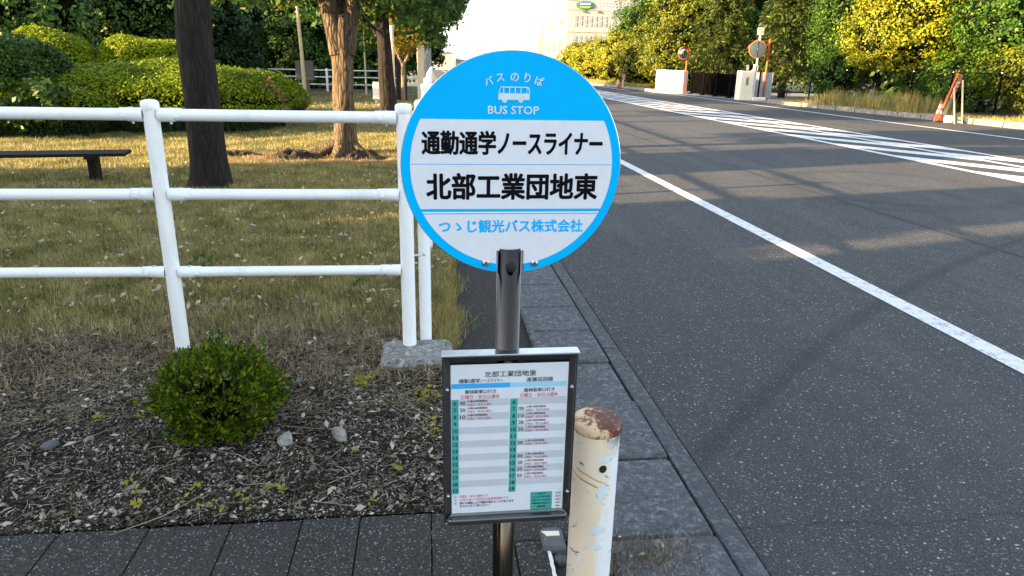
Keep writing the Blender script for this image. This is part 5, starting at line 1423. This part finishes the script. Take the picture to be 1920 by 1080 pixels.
    quad(b.mat(0), A - U * .06 + Vector((.05, -.03, 0)), A - U * 1.20 + Vector((.05, -.03, 0)), 0.012); quad(b.mat(1), A - U * .22 + Vector((.05, -.03, 0)), A - U * .68 + Vector((.05, -.03, 0)), 0)
    o = b.build('sign_board', ['board', 'pink_paint'], t)
    b = MB(); rg = random.Random(3)
    for k in range(4):
        c0 = A - U * (.27 + .105 * k) + Vector((.08, -.045, 0))
        for j in range(3):
            o0 = c0 - U * (.028 * j) ; b.add([o0, o0 + Vector((.07, -.012, 0)), o0 + Vector((.07, -.012, 0)) - U * .012, o0 - U * .012], [(0, 1, 2, 3), (3, 2, 1, 0)][:1])
        o0 = c0 + Vector((.03, -.004, 0)); b.add([o0, o0 + Vector((.014, 0, 0)), o0 + Vector((.014, 0, 0)) - U * .07, o0 - U * .07], [(0, 1, 2, 3)])
    b.build('sign_strokes', 'ink', o)
    b = MB(); b.tube([(-.02, -.13, .10), (.20, -.13, .10)], .02, 6); b.build('foot_bar', 'board', t)
    # weathered blocks weighing down the sign
    for i, (x, y, m, lab) in enumerate(((15.42, 19.55, 'cone_white', 'small pale weight block between the cone and the works sign'), (15.72, 19.3, 'stone_dark', 'dark weight bag under the works sign'))):
        b = MB(); b.bev(-.12, .12, -.09, .09, 0, .2 - .04 * i, .04); o = b.build('weight_block', m); o.location = (x, y, 0); tag(o, lab, 'weight block')
    t = thing('small_post', 'small faded post standing by the faraway traffic cone', 'post', (13.05, 47.2, 0))
    b = MB(); b.bev(-.05, .05, -.05, .05, 0, .9, .01); b.build('shaft', 'salmon', t); b = MB(); b.bev(-.1, .1, -.06, -.055, .55, .92, .002); b.build('plate', 'pink_paint', t)
    # two mown heaps of straw at the right edge
    f = foliage('dry_grass_heap', 'gr_tall', [(16.6, 16.1, .25, .45, .5, .42)], 3500, .16, None, 55, core=0, aspect=7); tag(f, 'heap of cut dry grass on the verge at the right edge of the view', 'grass heap')

def build_far():
    # pale factory building
    t = thing('factory_building', 'pale cream factory building with an oval logo sign rising above the trees', 'building', (17.2, 90, 0))
    x0, x1, y0, y1, h = 0, 24, 0, 17, 14.5
    b = MB(); b.mat(0).poly([(x0, y0, 0), (x1, y0, 0), (x1, y0, h), (x0, y0, h)]); b.mat(1).poly([(x0, y1, 0), (x0, y0, 0), (x0, y0, h), (x0, y1, h)]); b.mat(1).poly([(x0, y0, h), (x1, y0, h), (x1, y1, h), (x0, y1, h)]); b.poly([(x1, y0, 0), (x1, y1, 0), (x1, y1, h), (x1, y0, h)]); b.poly([(x1, y1, 0), (x0, y1, 0), (x0, y1, h), (x1, y1, h)])
    b.build('wall', ['bld_front', 'bld'], t)
    for z0, z1 in ((2.9, 4.6), (5.95, 7.2), (10.0, 11.4)):
        for ya, yb_ in ((1.4, 5.2), (6.8, 9.6), (11.0, 13.6)):
            b = MB(); b.mat(0).box(-.06, .02, ya, yb_, z0, z1)
            n = 3
            for k in range(n): b.mat(1).box(-.075, -.065, ya + .12 + (yb_ - ya - .12) * k / n, ya + (yb_ - ya) * (k + 1) / n - .05, z0 + .12, z1 - .12)
            b.build('window', ['bld_front', 'blind'], t)
    for z0, z1 in ((6.0, 7.25), (3.7, 4.9)):
        for k in range(8):
            b = MB(); b.mat(0).box(1.0 + k * .62, 1.0 + k * .62 + .36, -.05, -.01, z0, z1); b.build('window', ['glass'], t)
    b = MB()
    for z in (7.9, 5.35): b.box(-.04, 24, -.08, .0, z, z + .09)
    b.build('string_course', 'bld_front', t)
    b = MB(); b.box(-.1, 1.1, -.12, -.02, 9.05, 9.9); b.build('corner_panel', 'teal_line', t)
    b = MB()
    def ell(r1, r2, y, m, z0=-1, z1=1):
        P = [(2.25 + r1 * math.cos(a), y, 8.45 + r2 * math.sin(a)) for a in [k * math.pi / 20 for k in range(40)]]
        P = [(x, y_, min(max(z, 8.45 + r2 * z0), 8.45 + r2 * z1)) for x, y_, z in P]; b.mat(m).poly(P)
    ell(1.12, .56, -.10, 0); ell(.98, .46, -.13, 1); ell(.98, .46, -.16, 2, -1, -.12); ell(.9, .40, -.19, 0, -.2, -.1)
    for k in range(6): b.mat(3).box(1.60 + k * .22, 1.60 + k * .22 + .14, -.22, -.2, 8.5, 8.68)
    for k in range(7): b.mat(4).box(1.62 + k * .185, 1.62 + k * .185 + .13, -.22, -.2, 8.17, 8.30)
    b.build('oval_logo', ['logo_green', 'logo_blue', 'logo_green', 'logo_white', 'logo_yellow'], t)
    b = MB(); rg = random.Random(8)
    for r, z in ((0, 8.72), (1, 8.40)):
        for k in range(11 - 2 * r):
            xx = 4.0 + k * .42; b.box(xx, xx + .26 * rg.uniform(.6, 1), -.06, -.03, z, z + .05); b.box(xx + .08, xx + .13, -.068, -.062, z - .08, z + .12)
        if r == 0: b.box(3.95, 8.5, -.029, -.021, 8.1, 9.0)
    b.build('faded_lettering', 'logo_grey', t)
    for x in (2.1, 3.9, 5.7):
        b = MB(); b.lathe([(.16, -.2), (.0001, -.2)], (x, 7.75), 8, ax='y'); b.lathe([(.16, -.02), (.16, -.2)], (x, 7.75), 8, ax='y'); b.build('wall_vent', 'blind', t)
    t = thing('stair_tower', 'narrow pale tower with small square windows left of the factory building', 'tower', (17.4, 113, 0))
    b = MB(); b.box(-.1, 2.6, 0, 4, 0, 5.9); b.box(.3, 2.6, .2, 4, 5.9, 7.2); b.build('wall', 'bld_front', t)
    for x, z in ((1.5, 6.3), (.6, 5.0), (.6, 3.6)):
        b = MB(); b.box(x, x + .5, -.06, -.01, z, z + .45); b.build('window', 'glass', t)
    t = thing('warehouse', 'low blue-roofed warehouse on the horizon left of the round sign', 'building', (5.2, 118, 0))
    b = MB(); b.box(-.5, 9, 0, 8, 0, 1.9); b.build('wall', 'grey_panel', t)
    b = MB(); b.add([(-.9, -.6, 1.9), (9.4, -.6, 1.9), (9.4, 4, 3.0), (-.9, 4, 3.0), (-.9, 8.6, 1.9), (9.4, 8.6, 1.9)], [(0, 1, 2, 3), (3, 2, 5, 4), (0, 3, 4), (1, 5, 2)]); b.build('roof', 'roof_blue', t)
    b = MB(); b.box(-.1, 8.6, -.05, -.01, .9, 1.6); b.build('window', 'glass', t)
    b = MB(); b.bev(-1.5, -.55, -.8, 1, 0, 2.2, .05); b.build('porch', 'salmon', t)
    spec = [(2.0, 150, 3.4, 8, 'long pale shed far along the horizon', 'bld_front'), (8.8, 170, 4.4, 4, 'pale far house with a low gable beside the sign', 'cream_wall'), (-3, 200, 6, 9, 'faraway pale block behind the park tree crown', 'grey_panel'), (13.4, 190, 4.0, 6, 'faraway low flat building above the round sign', 'grey_panel')]
    for x, y, h, wd, lab, m in spec:
        t = thing('distant_building', lab, 'building', (x, y, 0)); b = MB(); b.box(0, wd, 0, 8, 0, h); b.build('wall', m, t)
        b = MB(); b.add([(-.3, -.3, h), (wd + .3, -.3, h), (wd + .3, 4, h + .9), (-.3, 4, h + .9), (-.3, 8.3, h), (wd + .3, 8.3, h)], [(0, 1, 2, 3), (3, 2, 5, 4), (0, 3, 4), (1, 5, 2)]); b.build('roof', 'roof_blue', t)
    # utility poles and wires
    def upole(x, y, h, label, r=.13, arms=2, g='utility poles along the road', mat='grey_pole'):
        t = thing('utility_pole', label, 'utility pole', (x, y, 0), 0, g)
        b = MB(); b.tube([(0, 0, -.1), (0, 0, h)], [r, r * .65], 12); b.build('pole', mat, t)
        for k in range(arms):
            b = MB(); b.tube([(-.8, 0, h - .35 - .6 * k), (.8, 0, h - .35 - .6 * k)], .045, 6)
            for xx in (-.7, -.3, .3, .7): b.lathe([(.05, h - .31 - .6 * k), (.05, h - .15 - .6 * k), (.0001, h - .13 - .6 * k)], (xx, 0), 6)
            b.build('crossarm', mat, t)
        return t
    upole(18.9, 74, 7.1, 'utility pole with crossarms in front of the factory building', .14, 3)
    upole(12.0, 150, 6.3, 'faraway slim utility pole just above the top of the round sign', .16, 2)
    upole(8.0, 165, 6.0, 'faraway utility pole over the far roofs left of centre', .16, 1)
    upole(4.6, 128, 4.6, 'small utility pole beside the blue-roofed warehouse', .12, 1)
    upole(15.4, 140, 7.8, 'faraway thin mast left of the stair tower', .08, 0)
    b = MB()
    for (p, q) in (((18.9, 74, 6.7), (8.0, 165, 5.6)), ((-.2, 31, 7.0), (12.0, 150, 6.0)), ((18.9, 74, 6.1), (12.0, 150, 5.9))):
        pts = []
        for k in range(13):
            s = k / 12; pts.append((p[0] + (q[0] - p[0]) * s, p[1] + (q[1] - p[1]) * s, p[2] + (q[2] - p[2]) * s - 4 * s * (1 - s) * .8))
        b = MB(); b.tube(pts, .014, 4, False); o = b.build('overhead_wire', 'grey_pole'); tag(o, 'thin overhead wire sagging across the pale sky between utility poles', 'wire', 'overhead wires across the sky')
    # left park furniture
    t = thing('park_bench', 'dark backless wooden bench cut by the left edge of the view', 'bench', (-4.4, 8.45, 0))
    rot = .16
    t.rotation_euler = (0, 0, rot)
    for k in range(3):
        b = MB(); b.bev(-1.35, .95, -.19 + k * .13, -.07 + k * .13, .315 - .0, .35, .006); b.build('seat_plank', 'dark_wood', t)
    for x in (-1.0, .58):
        b = MB(); b.bev(x - .04, x + .04, -.12, .12, -.02, .285, .008); b.build('leg', 'dark_wood', t)
        b = MB(); b.bev(x - .045, x + .045, -.20, .20, .285, .313, .006); b.build('bearer', 'dark_wood', t)
    t = thing('leaning_pole', 'tall pale bamboo pole leaning slightly in front of the far fence', 'pole', (-4.65, 28.3, 0))
    b = MB(); b.tube([(0, 0, -.1), (-.02, 0, 1.6), (-.08, 0, 3.4)], [.075, .07, .06], 10); b.build('shaft', 'pale_wood', t)
    t = thing('notice_board', 'dark backed notice board on a short post behind the leaning pole', 'notice board', (-4.88, 30.0, 0))
    b = MB(); b.bev(-.36, .36, -.06, .06, .62, 1.40, .02); b.build('board', 'board', t)
    b = MB(); b.bev(-.42, .42, -.10, .10, 1.40, 1.46, .01); b.build('top_cap', 'black_metal', t)
    b = MB(); b.bev(-.16, .16, -.05, .05, 0, .62, .01); b.build('post', 'board', t)
    for i, (x, y, h, r, lab) in enumerate(((-2.6, 31.5, 2.6, .045, 'slim pale pole standing right of the lit trunk'), (-1.55, 26.5, 2.6, .05, 'slim bluish pole just left of the black trunk'), (-1.12, 24.4, 2.5, .075, 'pale warm-lit pole showing right of the black trunk'))):
        t = thing('slim_pole', lab, 'pole', (x, y, 0), 0, 'slim poles in the park'); b = MB(); b.tube([(0, 0, -.1), (0, 0, h)], [r, r * .9], 10); b.build('shaft', 'beige' if i != 1 else 'grey_pole', t)
        b = MB(); b.lathe([(r * .9, h), (r * .5, h + .03), (.0001, h + .035)], n=10); b.build('cap', 'grey_pole', t)
    t = thing('white_box', 'small white utility box near the base of the black trunk', 'utility box', (-1.75, 25.5, 0))
    b = MB(); b.bev(-.13, .13, -.1, .1, .15, .72, .03); b.build('cabinet', 'white_wall', t); b = MB(); b.bev(-.06, .06, -.05, .05, 0, .15, .01); b.build('foot', 'grey_pole', t)
    t = thing('concrete_post', 'beige square concrete post in front of the grey utility pole', 'post', (-.22, 27, 0))
    b = MB(); b.bev(-.13, .13, -.13, .13, -.1, 1.93, .03); b.build('shaft', 'beige', t); b = MB(); b.bev(-.14, .14, -.14, .14, 1.93, 1.97, .015); b.build('cap_stone', 'beige', t)
    upole(.03, 29.5, 7.5, 'grey concrete utility pole rising into the leaves left of the round sign', .17, 2, 'utility poles along the road')

def build_shade_trees():
    """unseen trees and shrubs inferred from the long shadows, shaped and spaced to cast their bands"""
    g = 'unseen shade-casting trees left of the view'
    lab = 'unseen dense evergreen left of the view, its crown shaped to cast long shade'
    X = -12.5; c15, s15 = math.cos(R_(15)), math.sin(R_(15))
    def at(q, x): return (q + x * s15) / c15
    k = 0
    for q0, rq, h in ((-9, 2.1, 8), (-5.6, 2.0, 8), (-2.2, 2.0, 8), (1.1, 1.9, 8), (2.95, 1.22, 7.5), (5.35, .88, 6.2), (9.25, 1.15, 6.0)):
        y = at(q0, X)
        tree('evergreen_tree', lab, X, y, [(X, y, h * .27, 1.3, rq, h * .30), (X, y, h * .62, 1.3, rq, h * .34), (X + .3, y, .9, 1.2, rq, .9)], 'lf_dark', 'bark_black', .2, 1.5, 5500, .26, 200 + k, g, clump=.14, core=.93, ragged=.03); k += 1  # unseen evergreens, shaped and spaced to cast the shade bands
    for q0, rq, h in ((4.2, 1.0, 3.45), (7.3, 1.45, 3.15)):
        y = at(q0, X + 1.2)
        t = thing('shrub', 'unseen low shrub left of the view, its height set by where the shade ends', 'shrub', (X + 1.2, y, 0), 0, 'unseen shade-casting shrubs left of the view')
        shift(foliage('foliage', 'lf_dark', [(X + 1.2, y, h * .5, .9, rq, h * .48)], 4000, .18, t, 220 + k, clump=.14, core=.92, ragged=.03), X + 1.2, y); k += 1
def build_added_shade_trees():  # unseen high crowns added to throw dappled shade across the road
    lab = 'unseen tall tree left of the view, its high crown added to shade the far verge'
    for i, (q0, x, h, rr) in enumerate(((16.4, -17, 8.6, 1.5), (20.4, -17.5, 9.0, 1.5), (24.6, -18, 9.2, 1.6))):
        y = (q0 + x * .2588) / .9659
        tree('park_tree', lab, x, y, [(x, y, h, 2.0, rr, 1.2), (x + .6, y + .7, h - 1.0, 1.4, rr * .7, .8)], 'lf_ever', 'bark_dark', .16, 5.0, 5000, .22, 260 + i, 'unseen tall trees added to shade the far verge', clump=.3, core=.55, ragged=.25)
build_across()
build_added_shade_trees()
build_far()
build_shade_trees()
